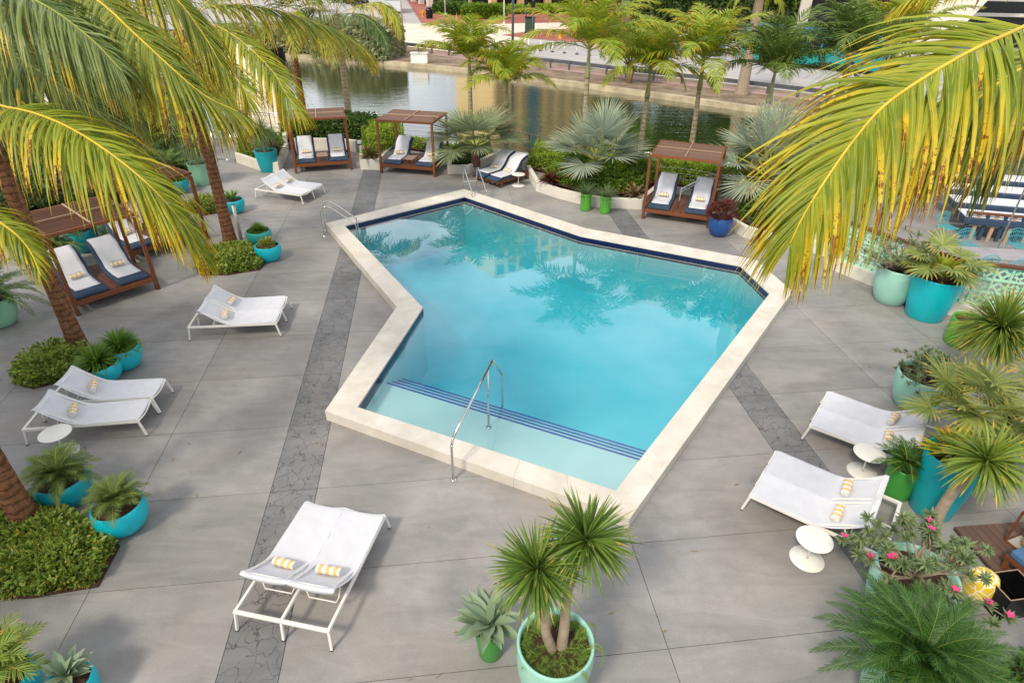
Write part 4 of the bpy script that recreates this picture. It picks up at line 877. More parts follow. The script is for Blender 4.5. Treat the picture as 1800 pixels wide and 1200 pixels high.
# right side, towards the terrace
q = pot('egg', at(1562, 528), .98, .53, 'mint', 'large mint pot at the pierced wall, left of the tall turquoise pot'); bushy('grey green desert rose bush in the large mint pot at the pierced wall', q, 1.0, 1.0, 26, 15, .12, .030, 'oleander', 'desert rose', 'desert_rose', up=.45, br=.03)
q = pot('taper', (10.32, 13.55, 0), 1.12, .58, 'turq', 'tall turquoise tapered pot at the pierced wall'); 
fanpalm('green fan palm rising from the tall turquoise pot', q, 12, .62, .52, 26, 'fan', .25, (.1, 1.2), .05, .35)
tiprosette('bromeliad', 'lime green bromeliads filling the tall turquoise pot', 'bromeliad', q, 150, .34, .07, 'brom', e0=.25, droop=.3, prof='agave', r0=.34, K=4)
q = pot('cyl', (10.42, 12.25, 0), .66, .34, 'lime', 'lime green pot under a drooping spiky palm at the right edge')
r_ = plant('dragon_tree', 'drooping spiky dragon tree with yellow tips above the lime green pot', 'dragon tree', tuple(at(1758, 578, 1.15)[:2])+(0,)); stem([(-.35, .4, .5), (-.1, .1, .8), (0, 0, 1.15)], .05, .04).build('trunk', 'branch', r_, True)
m = MB(); rosette(m, (0, 0, 1.15), 700, .92, .046, -.9, 1.5, .75, 6, 'blade', .4, .04); m.build('leaves', 'yuccab', r_)
q = pot('egg', at(1604, 712), .78, .50, 'mint', 'large mint pot with a branching succulent at the right, below the spiky palm'); bushy('fine branching jade bush in the mint pot at the right', q, .60, .50, 26, 16, .075, .026, 'oleander', 'jade bush', 'jade_bush', up=.5, tipn=3)
_d = at(1704, 728, 1.4); q = pot('bowl', (_d[0], _d[1], 0), .62, .42, 'navy', 'navy blue bowl under the fan palms at the right')
fanpalm('green fan palm with broad ray leaves in the navy bowl at the right', q, 13, .66, .56, 32, 'fan', .70, (-.05, 1.2), .042, .35); tiprosette('bromeliad', 'yellow green bromeliads in the navy bowl', 'bromeliad', q, 90, .3, .04, 'brom', e0=.3, droop=.4, r0=.18)
q = pot('taper', at(1634, 893), 1.18, .43, 'teal', 'tall teal pot behind the double lounger at the right'); tiprosette('bromeliad', 'bright green strap leaved bromeliads in the tall teal pot', 'bromeliad', q, 110, .36, .07, 'brom', e0=.3, droop=.35, prof='agave', r0=.26)
r_ = plant('dragon_tree', 'spiky dragon tree with a bare trunk rising beside the tall teal pot', 'dragon tree', tuple(at(1718, 806, 1.8)[:2])+(0,)); stem([(.0, .0, 0), (-.02, .1, .6), (.1, .15, 1.2), (.1, -.05, 1.75)], .10, .05, 12).build('trunk', 'branch', r_, True); m = MB(); rosette(m, (.1, -.05, 1.8), 270, .60, .046, -.9, 1.5, .7, 6, 'blade', .4, .03); m.build('leaves', 'yuccab', r_)
fanpalm('pale fan palm leaves above the spiky dragon tree at the right edge', tuple(at(1800, 690, 1.9)[:2])+(0,), 14, .75, .62, 32, 'fan', 1.45, (.0, 1.2), .05, .35)
q = pot('cyl', at(1571, 866), .62, .24, 'green', 'green pot between the two right double loungers, holding a feathery palm'); feather_palm('cycad', 'dark feathery cycad in the green pot between the two right double loungers', 'cycad', q, .1, 24, .62, .15, .015, 'sago', n=30, bend=.9, el=(.0, 1.2), rr=.008)
_d = at(1614, 1004, .95); q = pot('egg', (_d[0], _d[1], 0), .95, .49, 'mint', 'big mint pot at the lower right under the flowering desert rose', 64); bushy('pink flowering desert rose with pale twisting branches in the big mint pot', q, .95, .72, 26, 30, .115, .030, 'oleander', 'desert rose', 'desert_rose', flowers=14, up=.42, br=.019, spread=1.0)
_d = at(1612, 1165, 1.1); q = pot('egg', (_d[0], _d[1], 0), 1.1, .42, 'mint', 'mint pot at the bottom right corner under a large cycad'); feather_palm('cycad', 'large arching cycad at the bottom right corner', 'cycad', q, .16, 78, 1.12, .19, .011, 'sago', n=80, bend=1.25, el=(.0, 1.42), rr=.007, rmat='rachis_d')
# clump beds
bed('low glossy shrub bed at the left edge, around the nearest palm trunk', [at(*p) for p in ((-60, 885), (40, 878), (140, 915), (205, 960), (168, 1028), (60, 1046), (-60, 1052))], 8500, .40, .095, .052, 'ground_leaf')
bed('round shrub bed with mulch rim around the coconut palm behind the turquoise bowls', [at(*p) for p in ((344, 468), (358, 448), (400, 436), (440, 437), (468, 458), (455, 474), (400, 483), (355, 483))], 3400, .36, .10, .055, 'ground_leaf')
bed('low shrub bed behind the two single loungers, around the leaning palm trunk', [at(*p) for p in ((25, 672), (40, 640), (100, 612), (150, 615), (165, 640), (120, 668), (60, 682))], 3400, .42, .10, .055, 'ground_leaf')
bed('low shrub bed behind the coconut trunk, near the grey pole', [at(*p) for p in ((320, 372), (345, 352), (385, 350), (398, 372), (360, 378))], 2200, .34, .09, .045, 'ground_leaf')
bed('dense shrub bed in the bottom right corner behind the cycad', [(5.0, 3.9), (6.6, 4.6), (7.0, 3.2), (5.4, 2.0), (4.4, 2.2)], 4200, .6, .08, .04, 'hedge_d')
# ================================================================ WALLS, RAILINGS, PLANTERS
def wall(label, px, h, t, mat='stucco', z=0., name='planter_wall', cat='low wall', world=None, group=None, sc=0):
    P = [np.array(q, float)[:2] for q in world] if world is not None else [at(u, v, z)[:2] for u, v in px]
    r = thing(name, label, cat, (0, 0, 0), 0, group); L = []; Rr = []
    for i, p in enumerate(P):
        a = nrm(p-P[i-1]) if i else None; b = nrm(P[i+1]-p) if i < len(P)-1 else None; d = nrm((a if a is not None else 0)+(b if b is not None else 0)); nn = np.array([-d[1], d[0]]); k = 1/max(.5, abs(np.dot(nn, np.array([-(b if b is not None else a)[1], (b if b is not None else a)[0]]))))
        L.append(p); Rr.append(p+nn*t*k)
    m = MB(); poly = L+Rr[::-1]; n = len(P)
    for i in range(n-1): m.prism([tuple(L[i]), tuple(L[i+1]), tuple(Rr[i+1]), tuple(Rr[i])], z-.02, z+h)
    m.build('wall', mat, r, bevel=.012); return r
wall('white angled planter wall behind the big teal pot at the back left', [(413, 285), (460, 301), (492, 304), (508, 268)], .40, .16)
wall('white planter wall between the back left and the middle daybeds', [(634, 272), (634, 298), (668, 299), (700, 262)], .42, .16)
wall('white planter wall under the grey green fan palm, behind the wooden loungers', [(787, 280), (787, 306), (826, 306), (872, 283), (905, 286)], .34, .16)
wall('long white curved planter wall behind the two lime green pots', [(925, 306), (942, 336), (980, 349), (1020, 359), (1060, 366), (1128, 368), (1166, 334)], .36, .16)
wall('white planter wall right of the cobalt blue bowl', [(1248, 392), (1284, 404), (1306, 417), (1350, 430), (1400, 436), (1452, 452)], .36, .16)
wall('white planter wall behind the back left daybed', [(630, 266), (600, 262), (520, 262)], .5, .16)
# planting behind the walls
def P_(*a): return [at(u, v, 0) for u, v in a]
bed('mixed green shrubs in the white planter behind the big teal pot', P_((420, 282), (455, 296), (488, 296), (505, 262), (470, 248), (430, 258)), 2200, .55, .12, .06, 'hedge', z0=.25)
bed('dark leafy shrubs behind the back left daybed', P_((500, 262), (660, 256), (665, 236), (500, 240)), 7000, .95, .15, .075, 'hedge_d', z0=.3, name='shrub_row', cat='shrubs')
bed('bright lime shrub in the planter between the two back daybeds', P_((640, 290), (664, 292), (712, 260), (700, 238), (640, 250)), 3600, .85, .11, .055, 'hedge_l', z0=.3, name='shrub', cat='shrub')
bed('lime clipped hedge strip in front of the railing behind the middle daybed', P_((700, 262), (800, 276), (806, 268), (700, 250)), 1800, .40, .08, .05, 'hedge_l', z0=.1, name='hedge', cat='hedge')
bed('low dark shrubs at the foot of the grey green fan palm', P_((795, 300), (822, 300), (866, 282), (860, 262), (800, 268)), 1600, .32, .09, .05, 'hedge_d', z0=.24)
bed('lime clipped hedge behind the wooden loungers', P_((925, 298), (985, 310), (1010, 280), (945, 264)), 3000, .62, .09, .05, 'hedge_l', z0=.1, name='hedge', cat='hedge')
bed('yellow green shrubs filling the long curved white planter', P_((955, 328), (1020, 346), (1110, 352), (1156, 325), (1140, 296), (1000, 292)), 9000, .62, .10, .05, 'hedge', z0=.26)
bed('lime hedge behind the far right daybed', P_((1140, 320), (1300, 345), (1312, 318), (1150, 292)), 6500, .80, .10, .05, 'hedge_l', z0=.1, name='hedge', cat='hedge')
bed('olive green shrubs in the planter right of the cobalt blue bowl', P_((1290, 392), (1330, 412), (1420, 425), (1420, 350), (1300, 350)), 5200, .70, .10, .05, 'hedge_d', z0=.25)
bed('shrubs hidden behind the large yellow frond, beside the pierced wall', P_((1330, 340), (1460, 350), (1490, 320), (1360, 300)), 2600, .9, .12, .06, 'hedge_d', z0=.1, name='shrub_row', cat='shrubs')
def tr(name, label, cat, uv, z, n, L, W, mat, **k): return tiprosette(name, label, cat, at(uv[0], uv[1], z)*1.0, n, L, W, mat, **k)
tr('bromeliad', 'large burgundy bromeliad in the white planter beside the big teal pot', 'bromeliad', (478, 262), .60, 46, .75, .11, 'red', e0=.05, droop=.5, prof='agave', K=5)
tr('bromeliad', 'brown striped bromeliad in the white planter left of the middle daybed', 'bromeliad', (650, 275), .50, 30, .55, .11, 'redv', e0=.05, droop=.6, prof='agave', K=5)
tr('bromeliad', 'burgundy bromeliad at the left end of the long curved planter', 'bromeliad', (966, 318), .42, 34, .52, .09, 'red', e0=.1, droop=.5, prof='agave', K=5)
tr('bromeliad', 'dark striped bromeliad in the long curved planter near the far right daybed', 'bromeliad', (1117, 343), .40, 30, .50, .09, 'redv', e0=.1, droop=.5, prof='agave', K=5)
tr('bromeliad', 'dark bromeliad behind the mint pot by the leaning left trunk', 'bromeliad', (330, 275), .60, 34, .7, .09, 'red', e0=.1, droop=.8, prof='agave', K=5)
# fan palms on the canal side
fanpalm('grey green fan palm with a fibrous base, right of the middle daybed', at(836, 290, .25), 19, 1.2, 1.20, 44, 'fang', .70, (.08, 1.45), .052, .14, tr=.17, spread=235)
fanpalm('large silver fan palm above the two lime green pots', at(1047, 318, .3), 19, 1.25, 1.25, 44, 'bism', .70, (.12, 1.45), .052, .10, tr=.17, spread=235)
fanpalm('large silver fan palm right of the far right daybed', at(1340, 352, .3), 19, 1.35, 1.35, 44, 'bism', .80, (.12, 1.45), .052, .10, tr=.17, spread=235)
# railing along the canal
def railing(label, px, z=0., h=1.0, step=1.6, world=None, mesh_bars=3):
    P = [np.array(q, float) for q in world] if world is not None else [at(u, v, z) for u, v in px]; r = thing('railing', label, 'railing', (0, 0, 0), 0); 
    m = MB(); m.tube([p+(0, 0, h) for p in P], .025, 8); m.build('top_rail', 'steel', r, True)
    m = MB(); m.tube([p+(0, 0, h-.1) for p in P], .012, 6); m.build('middle_rail', 'steel', r, True)
    me = MB().box((0, 0, h/2), (.05, .02, h)).mesh('post', 'steel')
    for a, b in zip(P[:-1], P[1:]):
        q = max(1, int(round(np.linalg.norm(b-a)/step)))
        for i in range(q+1):
            c = a+(b-a)*i/q; o = bpy.data.objects.new('post', me); COL.objects.link(o); o.parent = r; o.location = c; o.rotation_euler = (0, 0, math.atan2((b-a)[1], (b-a)[0]))
    for j in range(mesh_bars):
        m = MB(); m.tube([p+(0, 0, h*(.15+.2*j)) for p in P], .007, 5); m.build('wire', 'galv', r)
    return r
railing('stainless railing along the canal behind the middle daybeds', [(600, 238), (660, 238), (760, 246), (860, 262), (930, 278), (1010, 296), (1120, 312), (1200, 322), (1330, 342), (1450, 366)], .15)
railing('stainless railing at the back left by the gangway', [(420, 232), (480, 238), (600, 238)], .15)
railing('stainless railing on the right bank edge behind the large frond', [(1190, 378), (1240, 350), (1330, 356), (1420, 360)], .15, .9)
# gate and gangway at the back left
g = thing('gate', 'thin stainless gate at the foot of the pale gangway', 'gate', (0, 0, 0)); a, b = at(383, 285), at(415, 286)
m = MB()
for p, q in ((a, a+(0, 0, 1.25)), (b, b+(0, 0, 1.25)), (a+(0, 0, 1.25), b+(0, 0, 1.25)), (a+(0, 0, .12), b+(0, 0, .12))): m.tube([p, q], .02, 8)
m.build('frame', 'steel', g, True)
for t in np.linspace(.12, .88, 6): m = MB(); m.tube([a+(b-a)*t+(0, 0, .12), a+(b-a)*t+(0, 0, 1.25)], .007, 5); m.build('bar', 'steel', g)
rmp = thing('gangway', 'pale curved gangway rising to the white building at the left', 'gangway', (0, 0, 0)); 
Lft = [(-12.2, 27.6, .0), (-13.2, 30.2, .3), (-15.0, 33.5, .8), (-17.6, 37.5, 1.4), (-21, 42, 2.0)]; Rgt = [(-10.2, 28.0, .0), (-11.0, 31.0, .3), (-12.6, 34.6, .8), (-15.0, 38.8, 1.4), (-18, 43.5, 2.0)]
m = MB(); V = []; [V.extend([l, r]) for l, r in zip(Lft, Rgt)]; m.add(V, [(2*i, 2*i+1, 2*i+3, 2*i+2) for i in range(4)]); m.build('walkway', 'stucco2', rmp)
for side in (Lft, Rgt):
    m = MB(); S_ = spline(side, 14)
    for p, q in zip(S_[:-1], S_[1:]): m.beam(p+(0, 0, .25), q+(0, 0, .25), .16, .9)
    m.build('parapet', 'stucco', rmp); m = MB(); m.tube([p+(0, 0, 1.0) for p in S_], .025, 6); m.build('handrail', 'steel', rmp)
# grey pole beside the aloe
pl = thing('grey_pole', 'short grey steel pole in front of the aloe bowl', 'pole', at(424, 421)); m = MB(); m.tube([(0, 0, 0), (0, 0, 1.12)], .055, 16); m.build('tube', plain('grey_paint', 'b9b3aa', .45, .3), pl, True); m = MB(); m.lathe([(.001, 1.12), (.058, 1.12), (.058, 1.145), (.001, 1.15)], n=16); m.build('cap', 'galv', pl, True)
# ================================================================ PIERCED WALL AND TERRACE
M['block'] = plain('mint_painted_block', 'a9d8bd', .6, var=.06, scale=3, bump=.1)
def block_mesh(b=.34):
    m = MB(); t = .07; e = .022; h = b/2
    for c, s_ in (((0, 0, -h+e/2), (b, t, e)), ((0, 0, h-e/2), (b, t, e)), ((-h+e/2, 0, 0), (e, t, b-2*e)), ((h-e/2, 0, 0), (e, t, b-2*e))): m.box(c, s_)
    for sx in (-1, 1):
        for sz in (-1, 1):
            c = np.array([sx*h, sz*h]); R2 = h*.98; a0 = math.atan2(-sz, -sx); A_ = np.linspace(a0-.66, a0+.66, 6); P = [c+R2*np.array([math.cos(a), math.sin(a)]) for a in A_]
            for p, q in zip(P[:-1], P[1:]): m.beam((p[0], 0, p[1]), (q[0], 0, q[1]), t*.8, .02, up=(0, 1, 0))
    return m.mesh('block', 'block')
def pierced(label, P, rows=3, h0=.34):
    r = thing('pierced_wall', label, 'pierced wall', (0, 0, 0)); me = block_mesh(); b = .342
    for a, c in zip(P[:-1], P[1:]):
        a, c = np.array(a, float), np.array(c, float); L = np.linalg.norm(c-a); d = (c-a)/L; rz = math.atan2(d[1], d[0]); n = int(L/b)
        m = MB(); m.beam((*a, h0/2-.01), (*c, h0/2-.01), .26, h0+.02); m.build('base', 'stucco', r, bevel=.01)
        m = MB(); m.beam((*a, h0+rows*b+.04), (*c, h0+rows*b+.04), .14, .07); m.build('cap_rail', 'teak_dark', r, bevel=.008)
        m = MB(); m.box((*a, h0+rows*b/2), (.12, .12, rows*b)); m.build('pier', 'block', r)
        for i in range(n):
            for j in range(rows):
                p = a+d*(.09+(L-.12)*(i+.5)/n); o = bpy.data.objects.new('block', me); COL.objects.link(o); o.parent = r; o.location = (p[0], p[1], h0+b*(j+.5)); o.rotation_euler = (0, 0, rz)
w0, w1, w2, w3 = at(1452, 470)[:2], at(1535, 505)[:2], at(1652, 553)[:2], at(1740, 590)[:2]
pierced('mint green pierced block wall with a brown rail behind the two big pots', [w0+(.1, .1), w1+(.1, .15), w2+(.1, .15), (13.6, 12.9), (18.5, 12.0)])
m = MB(); m.add([(10.6, 15.6, .012), (13.4, 13.3, .012), (26, 11, .012), (30, 26, .012), (13.6, 24.5, .012), (10.2, 19.4, .012)], [(0, 1, 2, 3, 4, 5)]); struct('terrace_floor', m, M['slab'])
m = MB(); m.prism([(9.3, 19.2), (12.5, 22.6), (13.6, 24.6), (31, 26), (30, 10.8), (13.4, 13.1), (10.2, 15.3)], -3, .0); struct('terrace_base', m, 'stucco2')
M['granite'] = plain('polished_grey_top', '9a98a0', .12, var=.15, scale=3); M['tealwire'] = plain('teal_wire', '3aa4b0', .4)
def table(p, label, w=1.5, d=.8, rz=0.): 
    r = thing('dining_table', label, 'table', (p[0], p[1], .012), rz, 'terrace tables'); m = MB(); m.box((0, 0, .74), (w, d, .03)); m.build('table_top', 'granite', r, bevel=.005)
    for x in (-w*.3, w*.3): m = MB(); m.box((x, 0, .365), (.06, .06, .71)); m.box((x, 0, .012), (.08, .5, .02)); m.build('pedestal', 'galv', r)
def wirechair(p, rz, label, group='teal wire chairs on the terrace'):
    r = thing('wire_chair', label, 'chair', (p[0], p[1], .012), rz, group)
    m = MB(); n = 9
    for k in range(n): x = -.22+.055*k; m.tube([(x, -.22, .46), (x*.95, .0, .44), (x*.9, .2, .45)], .006, 4)
    for k in range(7): y = -.2+.065*k; m.tube([(-.23, y, .455), (.23, y, .455)], .006, 4)
    m.tube([(-.23, -.23, .46), (.23, -.23, .46), (.22, .21, .45), (-.22, .21, .45), (-.23, -.23, .46)], .011, 6); m.build('seat', 'tealwire', r)
    m = MB()
    for k in range(11):
        a = R_(-55+11*k); m.tube([(math.sin(a)*.24, .2-.06+.06*math.cos(a), .46), (math.sin(a)*.32, .26, .46+.42*math.cos(a)**.6)], .006, 4)
    for s_ in (.5, .8, 1.0): m.tube([(math.sin(R_(a))*(.24+.08*s_), .2+.06*s_, .46+.42*s_*math.cos(R_(a))**.6) for a in range(-60, 61, 12)], .010, 5)
    m.build('backrest', 'tealwire', r)
    for x in (-.2, .2):
        for y in (-.19, .18): m = MB(); m.tube([(x, y, .45), (x*1.15, y*1.15, 0)], .011, 6); m.build('leg', 'tealwire', r)
tc_ = at(1775, 448, .75); table(tc_, 'long polished grey table behind the pierced wall at the right edge', 2.4, .8, -.12)
for (u, v), rz_, lb in (((1702, 432), 0., 'teal wire chair at the left end of the grey table'), ((1790, 432), 0., 'teal wire chair behind the grey table at the right edge'), ((1722, 468), 3.14, 'teal wire chair in front of the grey table, nearer its left end'), ((1775, 475), 3.14, 'teal wire chair in front of the grey table, nearer the right edge'), ((1665, 400), .3, 'teal wire chair seen through the frond tips behind the wall')):
    p = at(u, v, .45); wirechair(p, rz_, lb)
# navy and white cabana seat with striped slat screen
cb = thing('cabana_lounge', 'long white cushioned lounge with navy edges above a striped slat screen, far right', 'lounge', (0, 0, 0)); a, b = at(1640, 400, .7), at(1900, 440, .7)
a, b = np.array([14.2, 18.6, 0]), np.array([21.0, 16.9, 0]); d = nrm(b-a); nn = np.array([-d[1], d[0], 0]); L = np.linalg.norm(b-a)
for k in range(30):
    p = a+d*(.12+k*.245); m = MB(); m.box((p[0], p[1], .42), (.10, .05, .84), math.atan2(d[1], d[0])); m.build('slat', 'navyslat' if k % 2 else 'palewood', cb) if False else m.build('slat', plain('x', '2f4a66' if k % 2 else 'a48c7c', .6) if k < 2 else ('_s%d' % (k % 2)), cb) if False else m.build('slat', ('navy_cushion', 'teak_grey')[k % 2], cb)
m = MB(); m.beam(a+(0, 0, .88), b+(0, 0, .88), .12, .06); m.build('screen_rail', 'teak_dark', cb)
for i in range(4):
    o0 = a+nn*(.35+i*1.05); p, q = o0+(0, 0, .62+i*.12), o0+d*L+(0, 0, .62+i*.12); m = MB(); m.beam(p, q, .9, .2); m.build('seat_base', 'navy_cushion', cb, bevel=.03); m = MB(); m.beam(p+(0, 0, .125), q+(0, 0, .125), .72, .05); m.build('white_cushion', 'towel_white', cb, bevel=.02)
um = thing('steel_pole', 'thin pale steel pole on the terrace behind the pierced wall', 'pole', (*at(1738, 470, 0.)[:2], 0)); m = MB(); m.tube([(0, 0, 0), (0, 0, 2.6)], .022, 8); m.build('pole', 'steel', um); m = MB(); m.lathe([(.001, .03), (.16, .03), (.18, .0)], n=20); m.build('base', 'steel', um, True)
# timber deck with lantern, stool, crate
td = thing('timber_deck', None, None); td['kind'] = 'structure'; dd_ = nrm((at(1800, 1006)-at(1698, 898))[:2]); nn_ = np.array([-dd_[1], dd_[0]]); me = MB().box((0, 0, 0), (5.2, .118, .03)).mesh('plank', 'deckwood' if 'deckwood' in M else wood('grey_brown_deck_board', '4e3a33', '7d6357', 1, .65))
c0 = at(1664, 918)[:2]
for k in range(46):
    o = bpy.data.objects.new('plank', me); COL.objects.link(o); o.parent = td; p = c0+nn_*(k*.126+.06)+dd_*2.75; o.location = (p[0], p[1], .06); o.rotation_euler = (0, 0, math.atan2(dd_[1], dd_[0]))
m = MB(); p = [c0, c0+nn_*5.85, c0+nn_*5.85+dd_*5.4, c0+dd_*5.4]; m.prism([tuple(x+dd_*.15) for x in p], .002, .04); m.build('joist_bed', 'joint', td)
lp = atd(1790, 935, 7.6); lp = at(1778, 950, .08)
ln = thing('wooden_lantern', 'wooden glass sided lantern with a cream candle on the timber deck at the right edge', 'lantern', (lp[0]+.12, lp[1]-.1, .076), .35); h = .62; w = .17
for x in (-w, w):
    for y in (-w, w): m = MB(); m.box((x, y, h/2), (.028, .028, h)); m.build('post', 'teak', ln)
for z in (.012, h): 
    for a_, b_ in (((-w, -w), (w, -w)), ((-w, w), (w, w)), ((-w, -w), (-w, w)), ((w, -w), (w, w))): m = MB(); m.beam((*a_, z), (*b_, z), .026, .024); m.build('frame_bar', 'teak', ln)
m = MB(); m.box((0, 0, .012), (2*w-.03, 2*w-.03, .012)); m.build('base_plate', 'stucco', ln); m = MB(); m.lathe([(.001, .02), (.06, .02), (.06, .3), (.045, .305), (.001, .29)], n=20); m.build('candle', plain('cream_candle', 'e8d29a', .5), ln, True)
gs = NT('lantern_glass'); g1 = gs.n('BsdfTransparent'); g2 = gs.n('BsdfGlossy'); g2.inputs['Roughness'].default_value = .03; gm = gs.n('MixShader'); gm.inputs[0].default_value = .10; gs.l(g1.outputs[0], gm.inputs[1]); gs.l(g2.outputs[0], gm.inputs[2]); gs.l(gm.outputs[0], gs.out.inputs[0])
for c_, s_ in (((0, -w, h/2), (2*w-.03, .004, h-.03)), ((0, w, h/2), (2*w-.03, .004, h-.03)), ((-w, 0, h/2), (.004, 2*w-.03, h-.03)), ((w, 0, h/2), (.004, 2*w-.03, h-.03))): m = MB(); m.box(c_, s_); m.build('pane', gs.m, ln)
yp = at(1720, 1022, .3); ys = thing('ceramic_stool', 'yellow and white ceramic garden stool behind the flowering desert rose', 'stool', (yp[0]+.05, yp[1], 0))
s = NT('yellow_pattern_glaze'); vv = s.n('TexVoronoi', feature='DISTANCE_TO_EDGE'); s.l(s.obj(), vv.inputs[0]); vv.inputs['Scale'].default_value = 8; s.pbr(s.mix(s.ramp(vv.outputs['Distance'], .04, .07), srgb('f0e8d0'), srgb('e0bd3a')), .25)
m = MB(); m.lathe([(.001, 0), (.15, 0), (.19, .12), (.205, .24), (.19, .36), (.16, .44), (.12, .455), (.001, .46)], n=28); m.build('body', s.m, ys, True)
bp = at(1768, 1030, .40); bx = thing('black_crate', 'black open crate with a pale rim behind the yellow stool', 'crate', (bp[0]+.1, bp[1], 0), .15)
m = MB(); [m.box(c_, s_) for c_, s_ in (((0, 0, .02), (.5, .42, .03)), ((-.25, 0, .22), (.02, .42, .42)), ((.25, 0, .22), (.02, .42, .42)), ((0, -.21, .22), (.5, .02, .42)), ((0, .21, .22), (.5, .02, .42)))]; m.build('body', 'black', bx)
m = MB(); [m.beam((*a_, .438), (*b_, .438), .012, .01) for a_, b_ in (((-.25, -.21), (.25, -.21)), ((-.25, .21), (.25, .21)), ((-.25, -.21), (-.25, .21)), ((.25, -.21), (.25, .21)))]; m.build('rim', 'teak_grey', bx)
for k in range(6): m = MB(); m.box((-.2+.08*k, 0, .1), (.03, .36, .02)); m.build('inner_slat', 'black', bx)
so = thing('sofa_corner', 'corner of a wooden sofa with a blue cushion at the right edge', 'sofa', (*at(1822, 1000, .4)[:2], 0), .3); m = MB(); m.box((.3, 0, .3), (.8, .7, .06)); m.build('seat_frame', 'teak', so); m = MB(); m.box((.3, 0, .39), (.76, .66, .12)); m.build('seat_cushion', plain('blue_canvas', '4a6f96', .8, bump=.1), so, bevel=.03)
for x in (-.05, .65):
    for y in (-.3, .3): m = MB(); m.box((x, y, .135), (.06, .06, .27)); m.build('leg', 'teak', so)
# ================================================================ LEFT BUILDING AND JUNGLE
bl = thing('orange_building', 'low white roofed building with orange tiled wall glimpsed between the left fronds', 'building', (0, 0, 0))
M['orange'] = plain('orange_tile', 'c8641e', .5, var=.2, scale=2); M['darkwall'] = plain('dark_stone_wall', '3a3430', .9, var=.4, scale=3, bump=.5); M['roofw'] = plain('white_roof', 'cfcac2', .8)
A0, A1 = at(40, 196, 2.5)[:2], at(232, 150, 2.5)[:2]; A1 = A0+nrm(A1-A0)*8.9; d_ = nrm(A1-A0); n_ = np.array([d_[1], -d_[0]]); rz_ = math.atan2(d_[1], d_[0]); cen_ = (A0+A1)/2-n_*3
m = MB(); m.box((*cen_, 1.0), (9.0, 6.0, 2.6), rz_); m.build('wall', 'darkwall', bl); m = MB(); m.box((*(cen_+n_*.25), 2.5), (9.8, 6.9, .4), rz_); m.build('roof_slab', 'roofw', bl, bevel=.02)
m = MB(); m.box((*(cen_-n_*.9), 3.7), (8.0, 4.0, 2.0), rz_); m.build('upper_wall', 'stucco2', bl)
me = MB().box((0, 0, 0), (.62, .05, .30)).mesh('orange_panel', 'orange')
for i in range(11):
    for j in range(5):
        p = A0+d_*(.9+i*.68)-n_*.82; o = bpy.data.objects.new('orange_panel', me); COL.objects.link(o); o.parent = bl; o.location = (p[0], p[1], 2.92+j*.35); o.rotation_euler = (0, 0, rz_)
for i in range(5): p = A0+d_*(1+i*1.7)-n_*.75; m = MB(); m.tube([(p[0], p[1], 2.7), (p[0], p[1], 4.9)], .04, 6); m.build('roof_post', 'metal_white', bl)
bed('tall dark jungle of shrubs between the left daybeds and the building', P_((-160, 430), (20, 425), (150, 392), (250, 330), (330, 300), (350, 262), (300, 225), (180, 240), (-160, 300)), 20000, 1.3, .20, .09, 'tree_d', name='shrub_row', cat='shrubs')
fanpalm('bright lady palm clump below the orange tiled building', at(300, 262, 0), 34, 1.3, .55, 14, 'royal', .6, (.1, 1.45), .085, .35, spread=230)
fanpalm('bright lady palm clump at the left of the gangway', at(265, 285, 0), 30, 1.3, .55, 14, 'royal', .7, (.1, 1.45), .085, .35, spread=230)
fanpalm('darker lady palm clump behind the left daybed roof', at(225, 330, 0), 26, 1.1, .5, 14, 'fan', .5, (.1, 1.45), .08, .35, spread=230)
q = at(268, 330, 0); ponytail(q, 1.0, 600, 1.2, 'large drooping ponytail palm above the left canopy roof')
feather_palm('areca_palm', 'feathery green palm clump behind the mint pot on the left', 'palm', at(300, 318, 0), .5, 16, 1.3, .3, .02, 'fern', n=30, bend=1.2, el=(.2, 1.3), rr=.01)
